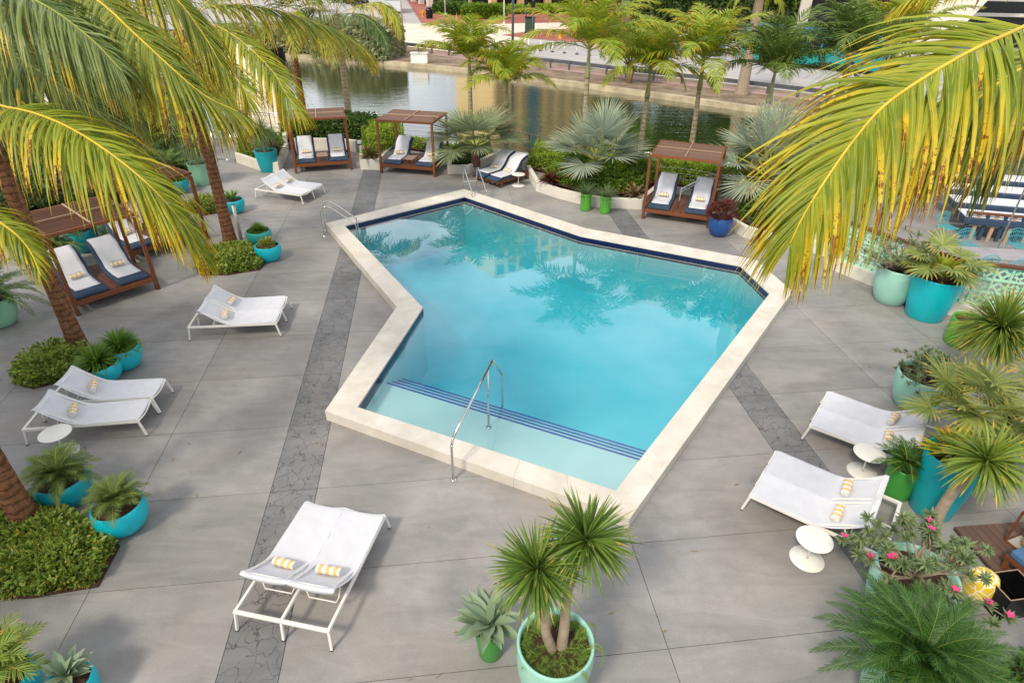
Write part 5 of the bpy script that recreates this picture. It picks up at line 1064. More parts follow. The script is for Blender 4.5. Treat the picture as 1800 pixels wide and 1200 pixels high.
# ================================================================ COCONUT PALMS
def coco(label, base, H, fronds, tr=(.17, .12), lean=(0, 0), trunk='coco_trunk', label_part=None):
    r = thing('coconut_palm', label, 'palm tree', (base[0], base[1], 0), 0, None); top = np.array([base[0]+lean[0], base[1]+lean[1], H]); off_ = np.array([base[0], base[1], 0.])
    k = 44; P = spline([(0, 0, -.1), (lean[0]*.25, lean[1]*.25, H*.33), (lean[0]*.6, lean[1]*.6, H*.7), (lean[0], lean[1], H)], k); rad = np.linspace(tr[0], tr[1], k)*(1+.55*np.exp(-np.linspace(0, 1, k)*16)); rad *= 1+.035*(np.arange(k) % 2)
    m = MB(); m.tube(P, rad, 14); m.build('trunk', trunk, r, True)
    for fd in fronds:
        pts = [top-off_]+[np.array(q)-off_ for q in fd['p']] if fd.get('crown', True) else [np.array(q)-off_ for q in fd['p']]
        kw = dict(n=fd.get('n', 70), Lm=fd.get('L', 1.0), W=fd.get('W', .05), droop=fd.get('droop', 1.6), a0=fd.get('a0', 68), a1=fd.get('a1', 25), K=fd.get('K', 5), lift=fd.get('lift', .1), start=fd.get('start', .15), rr=(.014, .004), up=fd.get('up', (0, 0, 1)))
        if fd.get('split'):
            full = frond_mesh(pts, mesh=None, **kw); fo = MB(); fo.V = []; nl = kw['n']
            # rachis is the last piece; every leaflet becomes an object of its own
            rv, ruv = full.V[-1], full.UV[-1]; fo.add(rv, [tuple(int(x) for x in f-full.n+len(rv)) for blk, mi in full.Fq[2:] for f in blk], ruv)
            fr = fo.build('frond', fd.get('rm', 'rachis'), r, True)
            per = (kw['K']+1)*3
            for side in (0, 1):
                V, UV = full.V[side], full.UV[side]; f0 = full.Fq[0][0][:kw['K']*2]-0
                for i in range(nl):
                    m = MB(); m.add(V[i*per:(i+1)*per], f0.copy(), UV[i*per:(i+1)*per]); m.build('leaflet', fd.get('m', 'coco'), fr)
        else: frond_mesh(pts, **kw).build('frond', [fd.get('m', 'coco'), fd.get('rm', 'rachis')], r)
    return r
def pd(*a): return [atd(*q) for q in a]
coco('coconut palm rising from the shrub bed at the left edge, long fronds overhead', (-7.32, 6.45), 5.9, [
    dict(p=pd((-140, -160, 7.0), (40, -150, 7.0), (180, -90, 7.0), (290, -20, 7.0), (350, 50, 7.1), (392, 120, 7.2)), n=130, L=1.2, W=.038, droop=2.8, m='coco', a0=66, a1=18, start=.2),
    dict(p=pd((-160, -60, 7.4), (-20, 0, 7.6), (90, 70, 7.8), (180, 140, 8.0), (250, 215, 8.2)), n=130, L=1.2, W=.038, droop=2.6, m='coco_g', a0=66, a1=18, start=.2, rm='rachis_g'),
    dict(p=pd((-200, 100, 6.8), (-80, 130, 6.9), (20, 170, 7.0), (110, 230, 7.2), (170, 310, 7.3)), n=120, L=1.05, W=.032, droop=2.6, m='coco', a0=66, a1=18, start=.2),
    dict(p=pd((-60, 190, 5.7), (20, 190, 5.4), (100, 214, 5.2), (180, 260, 5.1), (258, 322, 5.1), (318, 388, 5.2), (352, 440, 5.3)), n=130, L=.94, W=.030, droop=2.6, m='coco_y', a0=62, a1=12, split=True, start=.28, lift=.15, K=6),
    dict(p=pd((-120, -90, 6.2), (60, -70, 5.9), (170, 0, 5.7), (235, 58, 5.6), (300, 118, 5.6), (360, 168, 5.7), (418, 196, 5.8)), n=130, L=1.1, W=.036, droop=3.0, m='coco', a0=66, a1=20, start=.2),
    dict(p=pd((-120, 20, 6.6), (0, 85, 6.6), (80, 132, 6.6), (150, 180, 6.7), (200, 226, 6.8), (236, 275, 6.9)), n=80, L=1.0, W=.045, droop=2.0, m='coco_g', a0=66, a1=20, start=.2, rm='rachis_g'),
    dict(p=pd((-200, -100, 6.0), (-60, -40, 5.6), (60, 0, 5.3), (150, 60, 5.2), (215, 125, 5.2)), n=125, L=1.15, W=.038, droop=3.0, m='coco_g', a0=66, a1=20, start=.2, rm='rachis_g'),
    dict(p=pd((-120, 360, 5.6), (-40, 372, 5.3), (20, 405, 5.2), (52, 440, 5.2), (72, 484, 5.2)), n=70, L=.48, W=.026, droop=2.2, m='coco_y', a0=60, a1=14, start=.3),
    dict(p=pd((-300, 60, 6.9), (-200, 20, 7.4), (-60, 0, 8.0)), n=60, L=1.0, W=.05, droop=2.0, m='coco_g'),
    dict(p=pd((-420, 160, 6.6), (-560, 240, 6.9)), n=50, L=1.0, W=.05, droop=2.0), dict(p=pd((-420, 420, 5.9), (-500, 640, 5.7)), n=50, L=1.0, W=.05, droop=2.0)], tr=(.165, .13))
coco('coconut palm with a thick leaning trunk in front of the near left daybed', (-9.72, 11.63), 6.3, [
    dict(p=pd((60, -60, 10.2), (170, 4, 10.0), (233, 43, 9.9), (300, 87, 9.9), (367, 133, 10.0), (412, 190, 10.1)), n=120, L=1.2, W=.042, droop=2.4, m='coco_y', a0=62, a1=14, start=.25),
    dict(p=pd((20, 50, 9.2), (90, 110, 8.8), (150, 190, 8.6), (190, 270, 8.7)), n=70, L=1.1, W=.05, droop=2.4, m='coco_g', rm='rachis_g'),
    dict(p=pd((-200, -60, 10.6), (-330, -60, 10.8)), n=60, L=1.1, W=.05), dict(p=pd((0, -60, 11.5), (80, -80, 12.4), (150, -60, 13.2)), n=70, L=1.1, W=.05, m='coco_g'),
    dict(p=pd((-160, 160, 9.6), (-180, 320, 9.3)), n=60, L=1.1, W=.05), dict(p=pd((-30, 100, 11.0), (20, 170, 11.3), (60, 260, 11.6)), n=60, L=1.1, W=.05, m='coco_g')], tr=(.155, .125))
coco('tall coconut palm with a scarred trunk rising from the round shrub bed', (-8.46, 17.21), 5.9, [
    dict(p=pd((360, 40, 15.0), (417, 67, 14.8), (477, 123, 14.6), (506, 170, 14.6), (530, 196, 14.6)), n=110, L=1.5, W=.045, droop=2.0, m='coco_y', a0=62, a1=14, start=.2),
    dict(p=pd((370, 12, 15.8), (450, 12, 16.2), (520, 28, 16.6), (587, 53, 17.0), (630, 78, 17.3), (648, 100, 17.4)), n=130, L=1.6, W=.045, droop=2.2, m='coco', a0=66, a1=14, start=.15),
    dict(p=pd((330, 80, 14.8), (385, 112, 14.2), (425, 150, 14.0), (440, 190, 14.0)), n=64, L=1.3, W=.055, droop=2.0, m='coco_y', a1=14),
    dict(p=pd((270, 70, 15.0), (220, 110, 14.6), (190, 190, 14.6)), n=60, L=1.3, W=.055, droop=2.0, m='coco'),
    dict(p=pd((300, 0, 16.2), (330, -40, 16.8), (400, -60, 17.4), (480, -40, 18)), n=70, L=1.4, W=.055, droop=1.6, m='coco_g'),
    dict(p=pd((250, 0, 16.0), (180, -40, 16.0), (100, -20, 16.0)), n=60, L=1.4, W=.055, m='coco_g'), dict(p=pd((300, 100, 15.0), (290, 150, 14.4), (300, 230, 14.2)), n=50, L=1.0, W=.05, m='coco_g'),
    dict(p=pd((380, -10, 15.6), (430, -35, 15.6), (500, -30, 15.6), (560, 0, 15.7)), n=60, L=1.4, W=.055, m='coco')], tr=(.17, .125))
coco('slender palm behind the back left daybed, dark lower trunk and a brown tipped frond', (-7.91, 30.71), 5.25, [
    dict(p=pd((640, 8, 26.0), (672, 8, 25.8), (694, 30, 25.6), (704, 62, 25.5)), n=60, L=1.2, W=.06, droop=2.6, m='coco_y', a1=14),
    dict(p=pd((570, 18, 25.6), (535, 18, 25.2), (505, 34, 25.0), (480, 66, 25.0)), n=60, L=1.2, W=.06, droop=2.2, m='tree_d', rm='rachis_g'),
    dict(p=pd((620, 24, 25.6), (650, 36, 25.2), (672, 62, 25.0), (682, 90, 24.8)), n=54, L=1.0, W=.06, droop=2.2, m='tree_d', rm='rachis_g'),
    dict(p=pd((590, -20, 27), (560, -60, 28), (510, -60, 29)), n=50, L=1.2, W=.06, m='coco_g'), dict(p=pd((620, -30, 27), (660, -60, 28), (720, -40, 29)), n=50, L=1.2, W=.06, m='coco'),
    dict(p=pd((585, 40, 26), (560, 70, 25.6), (552, 110, 25.4)), n=40, L=.9, W=.05, m='coco_g'), dict(p=pd((600, -20, 26.5), (605, -70, 27), (640, -110, 28)), n=50, L=1.2, W=.06, m='coco')], tr=(.16, .13), trunk='royal_trunk')
coco('palm with a hanging crown above the canal, left of the slender palm', (-10.04, 30.62), 4.9, [
    dict(p=pd((545, 40, 25.4), (575, 70, 25.2), (590, 110, 25.0)), n=50, L=1.3, W=.06, droop=2.4, m='coco'), dict(p=pd((480, 40, 25.4), (455, 70, 25.2), (440, 110, 25.0)), n=50, L=1.3, W=.06, droop=2.4, m='coco'),
    dict(p=pd((520, 20, 25), (515, 50, 24.4), (518, 100, 24.0)), n=50, L=1.1, W=.06, droop=2.4, m='coco_y'), dict(p=pd((545, 0, 26.4), (590, -10, 27), (640, 10, 27.6)), n=50, L=1.2, W=.06, m='coco_g'),
    dict(p=pd((480, -10, 26.4), (430, -20, 27), (380, 0, 27.6)), n=50, L=1.2, W=.06, m='coco_g'), dict(p=pd((505, -20, 26.6), (500, -70, 27.6), (470, -110, 28.6)), n=50, L=1.2, W=.06, m='coco_g')], tr=(.17, .14))
_rc = atd(2330, -120, 4.3)
coco('coconut palm at the right whose huge yellow frond hangs over the pool corner', (4.9, -1.4), float(_rc[2]), [
    dict(p=pd((2080, -90, 3.8), (1930, -20, 3.5), (1800, 47, 3.3), (1718, 84, 3.2), (1633, 132, 3.15), (1555, 186, 3.1), (1500, 248, 3.1), (1447, 323, 3.1), (1412, 380, 3.15), (1388, 430, 3.2)), n=132, L=.90, W=.031, droop=1.5, m='coco_y', a0=58, a1=20, split=True, start=.30, lift=.04, K=6, up=(-.15, -.55, .8)),
    dict(p=pd((2200, 40, 4.6), (2030, 60, 4.7), (1900, 110, 4.7), (1820, 170, 4.7), (1760, 240, 4.8), (1712, 330, 4.9)), n=120, L=.95, W=.03, droop=2.4, m='coco_g', a0=62, a1=18, start=.2, rm='rachis_g'),
    dict(p=pd((2150, -60, 4.2), (1960, 30, 3.9), (1830, 100, 3.8), (1730, 165, 3.8), (1660, 235, 3.85), (1610, 320, 3.9)), n=120, L=.85, W=.032, droop=1.9, m='coco', a0=60, a1=18, start=.2),
    dict(p=pd((2150, -160, 4.6), (1950, -120, 4.8), (1780, -70, 5.0), (1650, -30, 5.2), (1580, 10, 5.4)), n=70, L=.55, W=.035, droop=2.2, m='coco_y', a0=62, a1=18, start=.2),
    dict(p=pd((2480, -220, 4.5), (2700, -160, 4.8)), n=50, L=.9, W=.05), dict(p=pd((2500, 40, 4.1), (2650, 300, 4.0)), n=50, L=.9, W=.05)], tr=(.17, .14), lean=(_rc[0]-4.9, _rc[1]+1.4))
# ================================================================ FEATHER PALMS ON THE CANAL SIDE
for (x, y), H, nf, L, mt, lb, k in [((-1.95, 28.67), 3.75, 13, 2.15, 'royal', 'bright green feather palm behind the grey green fan palm', 0), ((-.35, 28.0), 3.0, 12, 1.8, 'royal', 'lower lime green feather palm right beside the bright green one', 1),
        ((2.75, 24.9), 4.65, 15, 2.6, 'royal', 'tall feather palm with a ringed trunk behind the large silver fan palm', 2), ((5.15, 25.58), 3.85, 13, 2.0, 'royal', 'feather palm with one drooping yellow frond over the canal', 3),
        ((7.15, 25.3), 4.25, 15, 2.4, 'royal', 'feather palm whose trunk rises behind the far right daybed roof', 4), ((9.25, 23.9), 4.05, 14, 2.3, 'royal_d', 'dark green feather palm above the right hand silver fan palm', 5),
        ((11.9, 23.9), 4.5, 15, 2.5, 'royal_d', 'dark feather palm to the left of the white slanted wall', 6), ((14.2, 25.6), 4.9, 13, 2.1, 'royal', 'feather palm with yellowing leaves in front of the white slanted wall', 7)]:
    r = feather_palm('feather_palm', lb, 'palm tree', (x, y, -.3), H+.3, nf+3, L*1.45, .84, .062, mt, n=46, bend=1.45, el=(.2, 1.48), trunk='royal_trunk', tr=(.13, .085), lean=(.1*math.sin(k*3), 0), droop=.9, K=3, az0=k*1.1+.4, shaft=1.0, group='feather palms along the canal', rr=.02)
frond_mesh(arc((0, 0, 4.1), -.3, .3, 1.7, 1.9), 30, .62, .05, 1.2, K=3, rr=(.02, .005)).build('yellow_frond', ['coco_y', 'rachis'], [o for o in COL.objects if o.get('label', '').startswith('feather palm with one')][0])
# ================================================================ ACROSS THE CANAL
hedge('big clipped variegated hedge on the far canal bank at the left', None, BZ, 3.3, 4.2, 9000, .5, .3, 'hedge_v', world=[at(560, 103, BZ)+(0, 3, 0), at(682, 111, BZ)+(0, 3, 0)])
hedge('lower stretch of pale hedge on the far bank behind the hanging palm', None, BZ, 2.2, 3, 6500, .5, .3, 'hedge_v', world=[at(380, 92, BZ)+(0, 3, 0), at(556, 102, BZ)+(0, 3.6, 0)])
hedge('clipped green hedge in front of the storefront, beyond the red plaza', None, BZ, 1.7, 3.0, 5000, .6, .35, 'hedge', world=[at(815, 34, BZ)+(0, 2, 0), at(886, 35, BZ)+(0, 2, 0)])
hedge('dark low hedge left of the clipped one on the red plaza', None, BZ, 1.5, 3.0, 3800, .6, .35, 'hedge_d', world=[at(770, 26, BZ)+(0, 3, 0), at(812, 29, BZ)+(0, 3, 0)])
hedge('thin sunlit hedge at the foot of the tan columns', None, BZ, 1.0, 3.0, 3500, .6, .35, 'hedge_l', world=[at(895, 26, BZ)+(0, 2, 0), at(1020, 23, BZ)+(0, 2, 0)])
def tree(label, p, H, Rc, n, mat, L=.5, W=.25, tr=.25, name='broadleaf_tree', cat='tree', nb=9, low=.45, bark='brownstem'):
    r = thing(name, label, cat, (p[0], p[1], p[2])); m = MB(); m.tube(spline([(0, 0, -.2), (.1*Rc, 0, H*.25), (0, .05*Rc, H*low)], 10), np.linspace(tr, tr*.7, 10), 8); C = []
    for b in range(nb):
        a = b*2.4; rr = Rc*RG.uniform(.3, .75); c = np.array([math.cos(a)*rr, math.sin(a)*rr, H*(low+.08)+H*(1-low)*RG.uniform(.2, .85)]); C.append(c); m.tube(spline([(0, .05*Rc, H*low*.95), c*.5+np.array([0, 0, H*low*.4]), c], 6), np.linspace(tr*.4, tr*.1, 6), 5)
    m.build('trunk', bark, r, True); m = MB(); k = n//nb
    for c in C:
        D = nrm(RG.normal(0, 1, (k, 3))); rad = Rc*.5*RG.random(k)[:, None]**.35; leafcloud(m, c+D*rad*np.array([1, 1, .72]), D, L, W)
    m.build('crown', mat, r); return r
tree('small multi stemmed tree between the guardrail and the canal', at(1104, 146, BZ), 3.6, 2.2, 3000, 'hedge', .3, .13, .2, low=.35)
for (u, v), H, Rc, lb, mt, n in [((1172, 44), 24, 9, 'dark tree across the road above the feather palms, left', 'tree_d', 5000), ((1290, 30), 28, 11, 'dense dark tree across the road, middle', 'tree_d', 6000), ((1420, 50), 26, 10, 'dark tree across the road, right of the middle one', 'tree_d', 6000), ((1545, 66), 24, 9, 'dark tree across the road at the right, beside the white slanted wall', 'tree_d', 5000), ((1085, 18), 12, 6, 'sunlit tree behind the tan columned storefront', 'hedge', 4500), ((985, 6), 10, 5, 'tree standing behind the thin sunlit hedge', 'hedge', 3500)]:
    tree(lb, at(u, v, BZ), H, Rc, n, mt, 1.5, .8, .35, low=.10, nb=16)
feather_palm('date_palm', 'stout old palm with a grey trunk between the guardrail and the road', 'palm tree', at(1303, 166, BZ), 6.8, 22, 3.2, .6, .06, 'royal', n=36, bend=1.8, el=(-.3, 1.3), trunk='branch', tr=(.42, .30), droop=.8, rr=.03)
feather_palm('feather_palm', 'far palm above the plaza whose trunk stands by the hedge', 'palm tree', at(827, 30, BZ), 7.0, 12, 3, .8, .08, 'hedge', n=20, bend=1.6, trunk='royal_trunk', tr=(.35, .25), rr=.04)
def pole(name, label, cat, uv, h, r0, mat, base=True, head=None):
    p = at(uv[0], uv[1], BZ); r = thing(name, label, cat, p); m = MB(); m.tube([(0, 0, 0), (0, 0, h)], [r0, r0*.8], 10); m.build('pole', mat, r, True)
    if base: m = MB(); m.lathe([(.001, .3), (r0*1.5, .3), (r0*2.6, 0)], n=12); m.build('base', mat, r)
    if head: m = MB(); m.box((0, -.1, h-.5), head); m.build('signal_head', 'black', r, bevel=.02)
    return r
pole('street_lamp', 'tall grey lamp post rising from the guardrail', 'lamp post', (901, 103), 11, .13, 'galv')
pole('street_lamp', 'thin white lamp post beyond the red plaza at the left', 'lamp post', (783, 28), 9, .12, 'metal_white')
pole('traffic_signal', 'pole with a black signal head left of the green bin', 'traffic signal', (924, 60), 4.2, .09, 'galv', head=(.5, .4, .9))
pole('traffic_signal', 'pole with a black signal head right of the green bin', 'traffic signal', (936, 66), 4.0, .11, 'galv', head=(.5, .4, .7))
pole('sign_post', 'thin white post on the red plaza below the tan columns', 'post', (886, 43), 4, .07, 'metal_white')
pole('sign_post', 'white sign post near the yellow hydrant', 'post', (752, 32), 3.2, .07, 'metal_white')
pole('utility_pole', 'slim leaning brown pole by the left end of the guardrail', 'pole', (711, 92), 4.5, .08, 'branch', base=False)
def hydrant(uv, col, label):
    p = at(uv[0], uv[1], BZ); r = thing('fire_hydrant', label, 'fire hydrant', p); s_ = 1.5; m = MB(); m.lathe([(.001, 0), (.2*s_, 0), (.2*s_, .06), (.14*s_, .1), (.13*s_, .6), (.18*s_, .66), (.17*s_, .74), (.09*s_, .88), (.001, .92)], n=16); m.build('body', col, r, True)
    m = MB(); m.tube([(-.28*s_, 0, .52), (.28*s_, 0, .52)], .08*s_, 10); m.tube([(0, -.26*s_, .5), (0, 0, .5)], .09*s_, 10); m.build('nozzle', col, r)
M['yel'] = plain('hydrant_yellow', 'e0a020', .5); M['org'] = plain('hydrant_orange', 'e08a18', .5)
hydrant((744, 30), 'org', 'orange fire hydrant on the red plaza near the hedge'); hydrant((985, 68), 'yel', 'yellow fire hydrant on the traffic island')
p = at(931, 60, BZ); tb = thing('litter_bin', 'dark green litter bin between the two signal poles', 'bin', p); m = MB(); m.box((0, 0, .95), (1.2, 1.0, 1.7)); m.build('body', plain('bin_green', '2f4c3a', .5), tb, bevel=.05); m = MB(); m.box((0, 0, 1.86), (1.3, 1.1, .12)); m.build('lid', 'black', tb)
p = at(755, 33, BZ); tb = thing('litter_bin', 'black round litter bin beside the orange hydrant', 'bin', p); m = MB(); m.lathe([(.001, 0), (.5, 0), (.55, 1.2), (.5, 1.3), (.001, 1.3)], n=16); m.build('body', 'black', tb); m = MB(); m.lathe([(.3, 1.32), (.45, 1.5), (.001, 1.7)], n=16); m.build('lid', 'galv', tb)
M['bollardw'] = plain('white_bollard', 'e4e2dc', .6)
B0 = None
for k, (u, v) in enumerate([(891, 84), (910, 86), (929, 88), (950, 90), (971, 92), (992, 94), (1014, 96), (1036, 98)]):
    p = at(u, v, BZ); L_ = ['farthest left of', 'second from the left of', 'third from the left of', 'fourth from the left of', 'fourth from the right of', 'third from the right of', 'second from the right of', 'farthest right of'][k]
    if B0 is None:
        B0 = thing('bollard', 'x', 'bollard', p, 0, 'white flexible bollards on the road'); m = MB(); m.tube([(0, 0, .05), (0, 0, 1.0)], .055, 8); m.build('post', 'bollardw', B0, True); m = MB(); m.lathe([(.001, .1), (.16, .08), (.2, 0)], n=10); m.build('foot', 'black', B0); o = B0
    else: o = copy_tree(B0); o.location = p
    o['label'] = f'white flexible bollard on the road, {L_} the row'
p = at(738, 111, BZ); ub = thing('utility_box', 'white utility cabinet on the far canal bank', 'cabinet', (*p[:2], p[2])); m = MB(); m.box((0, 0, .4), (1.5, .8, .8)); m.build('body', 'metal_white', ub, bevel=.03); m = MB(); m.box((0, 0, .84), (1.6, .9, .08)); m.build('lid', 'stucco', ub)
M['glassd'] = plain('dark_glazing', '1c2226', .12, var=.2)
def vehicle(name, label, cat, p, hd, L, W, H, body, roof=None, glass0=.45, boxy=True, wr=.45):
    rz = math.atan2(hd[1], hd[0]); r = thing(name, label, cat, (p[0], p[1], p[2]), rz); m = MB(); g = wr*.7
    sec = [(-L/2, g, g+.75*(H-g)), (-L/2+.1, g, H-.05), (L/2-.35, g, H-.05), (L/2-.02, g, H*.55), (L/2, g, H*.45)] if boxy else [(-L/2, g, .62*H), (-L/2+.35, g, .66*H), (L/2-1.25, g, .64*H), (L/2-.1, g, .52*H), (L/2, g, .42*H)]
    V = [(x, s_*W/2*(1 if i in (1, 2) else .96), z) for i, (x, a, b) in enumerate(sec) for s_, z in ((-1, a), (1, a), (1, b), (-1, b))]
    Fc = [(4*i+j, 4*i+(j+1) % 4, 4*i+4+(j+1) % 4, 4*i+4+j) for i in range(4) for j in range(4)]+[(0, 1, 2, 3), (16, 19, 18, 17)]; m.add(V, Fc); m.build('body', body, r, bevel=.06)
    if not boxy:
        m = MB(); V = [(x, s_*w/2, z) for x, w, z in ((-L*.33, W*.9, .62*H), (-L*.22, W*.74, H), (L*.06, W*.74, H), (L*.24, W*.9, .62*H)) for s_ in (-1, 1)]; m.add(V, [(0, 1, 3, 2), (2, 3, 5, 4), (4, 5, 7, 6), (0, 2, 4, 6), (1, 7, 5, 3)]); m.build('cabin_glass', 'glassd', r); m = MB(); m.box((-L*.08, 0, H), (L*.28, W*.72, .05)); m.build('roof', body, r, bevel=.02)
    else:
        n = max(2, int(L/1.5))
        for s_ in (-1, 1):
            for i in range(n): m = MB(); m.box((-L/2+.35+(L-1.2)*(i+.5)/n, s_*(W/2+.005), H*.68), ((L-1.2)/n-.12, .03, H*.30)); m.build('window', 'glassd', r)
        m = MB(); m.box((L/2-.17, 0, H*.72), (.06, W*.86, H*.34), tilt=Matrix.Rotation(-.42, 3, 'Y')); m.build('windscreen', 'glassd', r)
        m = MB(); m.box((-.1, 0, H+.02), (L-.5, W*.96, .18)); m.build('roof', roof or body, r, bevel=.04)
    for x in (-L*.31, L*.31):
        for s_ in (-1, 1): m = MB(); m.tube([(x, s_*(W/2-.22), wr), (x, s_*(W/2+.02), wr)], wr, 16); w_ = m.build('wheel', 'rubber', r); m = MB(); m.tube([(x, s_*(W/2-.1), wr), (x, s_*(W/2+.03), wr)], wr*.55, 10); m.build('rim', 'galv', w_)
    for s_ in (-1, 1): m = MB(); m.box((L/2-.02, s_*W*.36, .40*H if not boxy else .28*H), (.06, .25, .12)); m.build('headlight', 'metal_white', r)
    return r
M['busteal'] = plain('bus_teal', '0f8f8c', .35); M['busblue'] = plain('bus_blue', '1a7fc0', .35); M['carblk'] = plain('car_black', '1d1f22', .2); M['vanw'] = plain('van_white', 'd4d6d6', .35)
a, b = at(1330, 108, BZ), at(1520, 128, BZ); vehicle('city_bus', 'teal bus with a blue roof on the road behind the feather palms', 'bus', (a+b)/2, (b-a), 12, 2.6, 3.1, 'busteal', 'busblue', wr=.5)
a, b = at(1200, 92, BZ), at(1262, 99, BZ); vehicle('parked_car', 'small blue vehicle on the road left of the teal bus', 'car', (a+b)/2, (a-b), 4.4, 1.8, 1.5, 'busblue', boxy=False, wr=.33)
a, b = at(688, 4, BZ), at(690, 33, BZ); vehicle('delivery_van', 'white box van at the top left on the side road', 'van', (a*.35+b*.65), (b-a), 9, 3.0, 3.6, 'vanw', wr=.5)
vehicle('parked_car', 'dark car at the top edge on the side road, left of the white van', 'car', at(626, 8, BZ), (1, -.25), 4.6, 1.9, 1.5, 'carblk', boxy=False, wr=.34)
# boat by the far left bank
p = at(456, 101, -1.3); bt = thing('moored_boat', 'small black and white boat moored at the far left bank', 'boat', (p[0], p[1], -1.35), .1); m = MB(); Sx = [(-2.2, .75, .7), (-1, .9, .62), (.6, .85, .66), (1.7, .5, .8), (2.4, .05, .95)]; V = []
for x, w, z in Sx: V += [(x, -w, z), (x, -w*.6, 0), (x, w*.6, 0), (x, w, z)]
m.add(V, [(4*i+j, 4*i+j+1, 4*i+5+j, 4*i+4+j) for i in range(4) for j in range(3)]+[(0, 1, 2, 3)]+[(4*i, 4*i+4, 4*i+7, 4*i+3) for i in range(4)]); m.build('hull', 'black', bt); m = MB(); m.box((-.3, 0, .9), (1.3, .9, .5)); m.build('console', 'vanw', bt, bevel=.08); m = MB(); m.box((-1.5, 0, .85), (.7, 1.2, .35)); m.build('seat', 'black', bt, bevel=.05)
# buildings
M['tan'] = plain('tan_facade', 'e2c892', .8, var=.06, scale=.2); M['bluecol'] = plain('blue_glass_column', '3d6f8c', .25); M['whitef'] = plain('white_facade', 'cfcac0', .8, var=.06, scale=.2); M['wing'] = plain('facade_glazing', '77766c', .2, var=.3)
def block(name, label, p0, p1, depth, H, wall_, floors, bays, z0=BZ, colmat=None, ground=4.0, fh=None):
    p0, p1 = np.array(p0[:2]), np.array(p1[:2]); L = np.linalg.norm(p1-p0); rz = math.atan2(p1[1]-p0[1], p1[0]-p0[0]); r = thing(name, label, 'building', (p0[0], p0[1], z0), rz); m = MB(); m.box((L/2, depth/2+.3, ground+(H-ground)/2), (L, depth, H-ground)); m.build('wall', wall_, r)
    m = MB(); m.box((L/2, depth/2+1.2, ground/2), (L, depth, ground)); m.build('shopfront_glass', 'glassd', r); n = max(3, int(L/6))
    for i in range(n+1): m = MB(); m.box((L*i/n, .4, ground/2), (1.3, .9, ground)); m.build('column', wall_, r)
    fh = (H-ground)/floors; me = MB().box((0, 0, 0), (L/bays*.62, .12, fh*.55)).mesh('window', 'wing'); sl = MB().box((0, -.5, 0), (L/bays*.8, 1.1, .18)).mesh('balcony', wall_)
    for f in range(floors):
        for b in range(bays):
            if floors*bays > 290 and (f*bays+b) > 290: continue
            o = bpy.data.objects.new('window', me); COL.objects.link(o); o.parent = r; o.location = (L*(b+.5)/bays, .27, ground+fh*(f+.5))
            if (b+f) % 2 == 0 and bays < 12: o = bpy.data.objects.new('balcony', sl); COL.objects.link(o); o.parent = r; o.location = (L*(b+.5)/bays, .2, ground+fh*(f+.2))
    if colmat:
        for t in (.30,): m = MB(); m.box((L*t, -.1, ground+(H-ground)/2), (1.9, .9, H-ground-.5)); m.build('glass_column', colmat, r)
    return r
block('storefront_building', 'tan building with columns over dark shopfronts at the top of the picture', at(868, 14, BZ), at(1090, 4, BZ), 14, 58, 'tan', 14, 10, colmat='bluecol')
block('apartment_tower', 'pale apartment building beyond the dark trees at the top right', (38, 92), (84, 80), 16, 62, 'whitef', 15, 11)
block('corner_shop', 'shop with a red awning base at the top left beyond the red plaza', at(700, -4, BZ), at(752, 12, BZ), 10, 9, 'whitef', 1, 4)
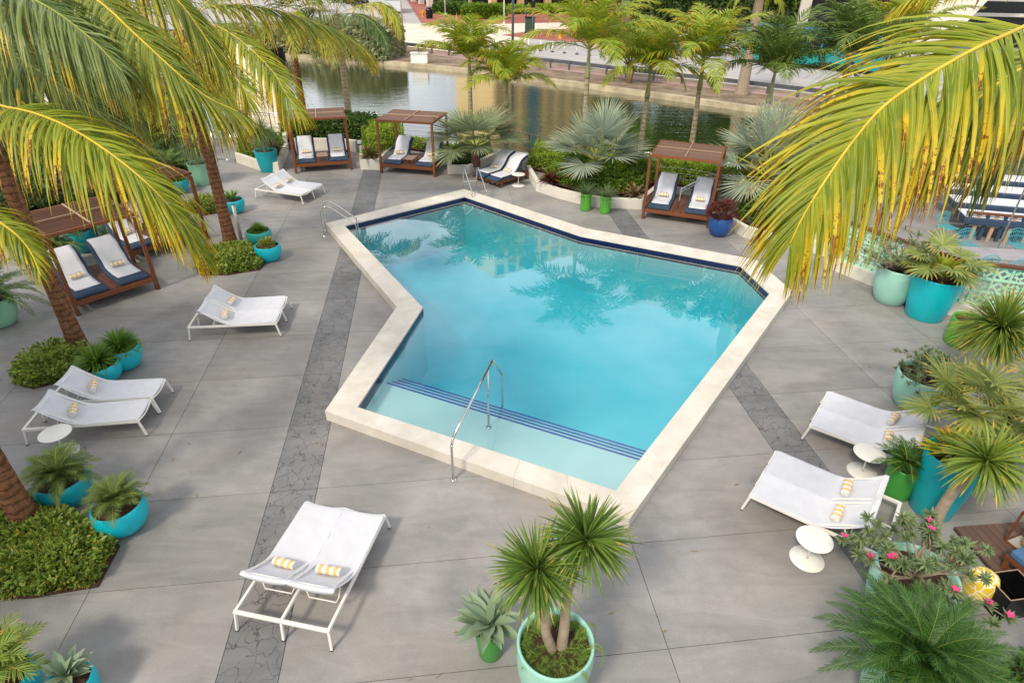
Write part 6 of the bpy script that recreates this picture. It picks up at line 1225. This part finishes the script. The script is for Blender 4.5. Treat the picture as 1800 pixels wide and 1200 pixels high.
# white slanted wall with dark glazing behind, upper right
sw = thing('slanted_building', 'white slanted wall with dark banded glazing behind it at the upper right', 'building', (0, 0, 0)); a = at(1570, 110, BZ); a = np.array([a[0], a[1], 0])*np.array([.62, .62, 0])
a = at(1560, 92, BZ); b = a+np.array([7.5, 0, 11.]); 
m = MB(); w_ = np.array([4.6, -1.0, 0]); V = [a, a+w_, b+w_, b]; V += [np.array(v)+(.3, 1.2, 0) for v in V]; m.add(V, [(0, 1, 2, 3), (7, 6, 5, 4), (0, 4, 5, 1), (1, 5, 6, 2), (2, 6, 7, 3), (3, 7, 4, 0)]); m.build('slanted_wall', 'stucco', sw)
m = MB(); m.box((a[0]+22, a[1]+8, 6), (34, 8, 14), -.2); m.build('dark_wall', 'glassd', sw)
for k in range(8): m = MB(); m.box((a[0]+21.2, a[1]+3.9, .8+k*1.5), (34, .2, .35), -.2); m.build('louvre', 'roofw', sw)

# unseen building added left behind the viewpoint to shade the deck's left side
hw = thing('added_shade_building', 'unseen white building added behind the viewpoint to shade the left of the deck', 'building', (0, 0, 0)); m = MB(); m.box((-21.5, -3, 5.7), (18, 17, 11.4)); m.build('wall', 'whitef', hw)
for f in range(3):
    for b in range(5): m = MB(); m.box((-12.46, -9.5+b*3.2, 2+f*3.6), (.1, 2.0, 2.2)); m.build('window', 'wing', hw)
for f in range(3): m = MB(); m.box((-12.1, -3, .75+f*3.6), (.8, 15.5, .16)); m.build('balcony', 'whitef', hw)

# fallen leaflets and petals on the paving
m = MB(); q = []
while len(q) < 170:
    x, y = RG.uniform(-11, 10.5), RG.uniform(3.5, 25)
    if inpoly(x, y, OUT): continue
    if RG.random() < .55 and not (x < -5 or x > 7): continue
    q.append((x, y, .006))
q = np.array(q); a = RG.uniform(0, 6.28, len(q)); D = np.stack([np.cos(a), np.sin(a), np.full(len(q), .06)], 1); m.strips(q, D, sides(D), RG.uniform(.03, .13, len(q)), RG.uniform(.008, .022, len(q)), 2, .1, .2, 'leaf', 2)
o = m.build('leaf_litter', leaf('dry_leaf', '6a4c2c', 'a88a4c', None)); tag(o, 'scattered dry leaflets lying on the grey deck', 'leaf litter', None, 'stuff')

hedge('tall dark row of shrubs across the road behind the teal bus', None, BZ, 4.0, 5, 9000, .8, .4, 'tree_d', world=[at(1120, 46, BZ), at(1330, 46, BZ), at(1600, 62, BZ)], name='shrub_row', cat='shrubs')
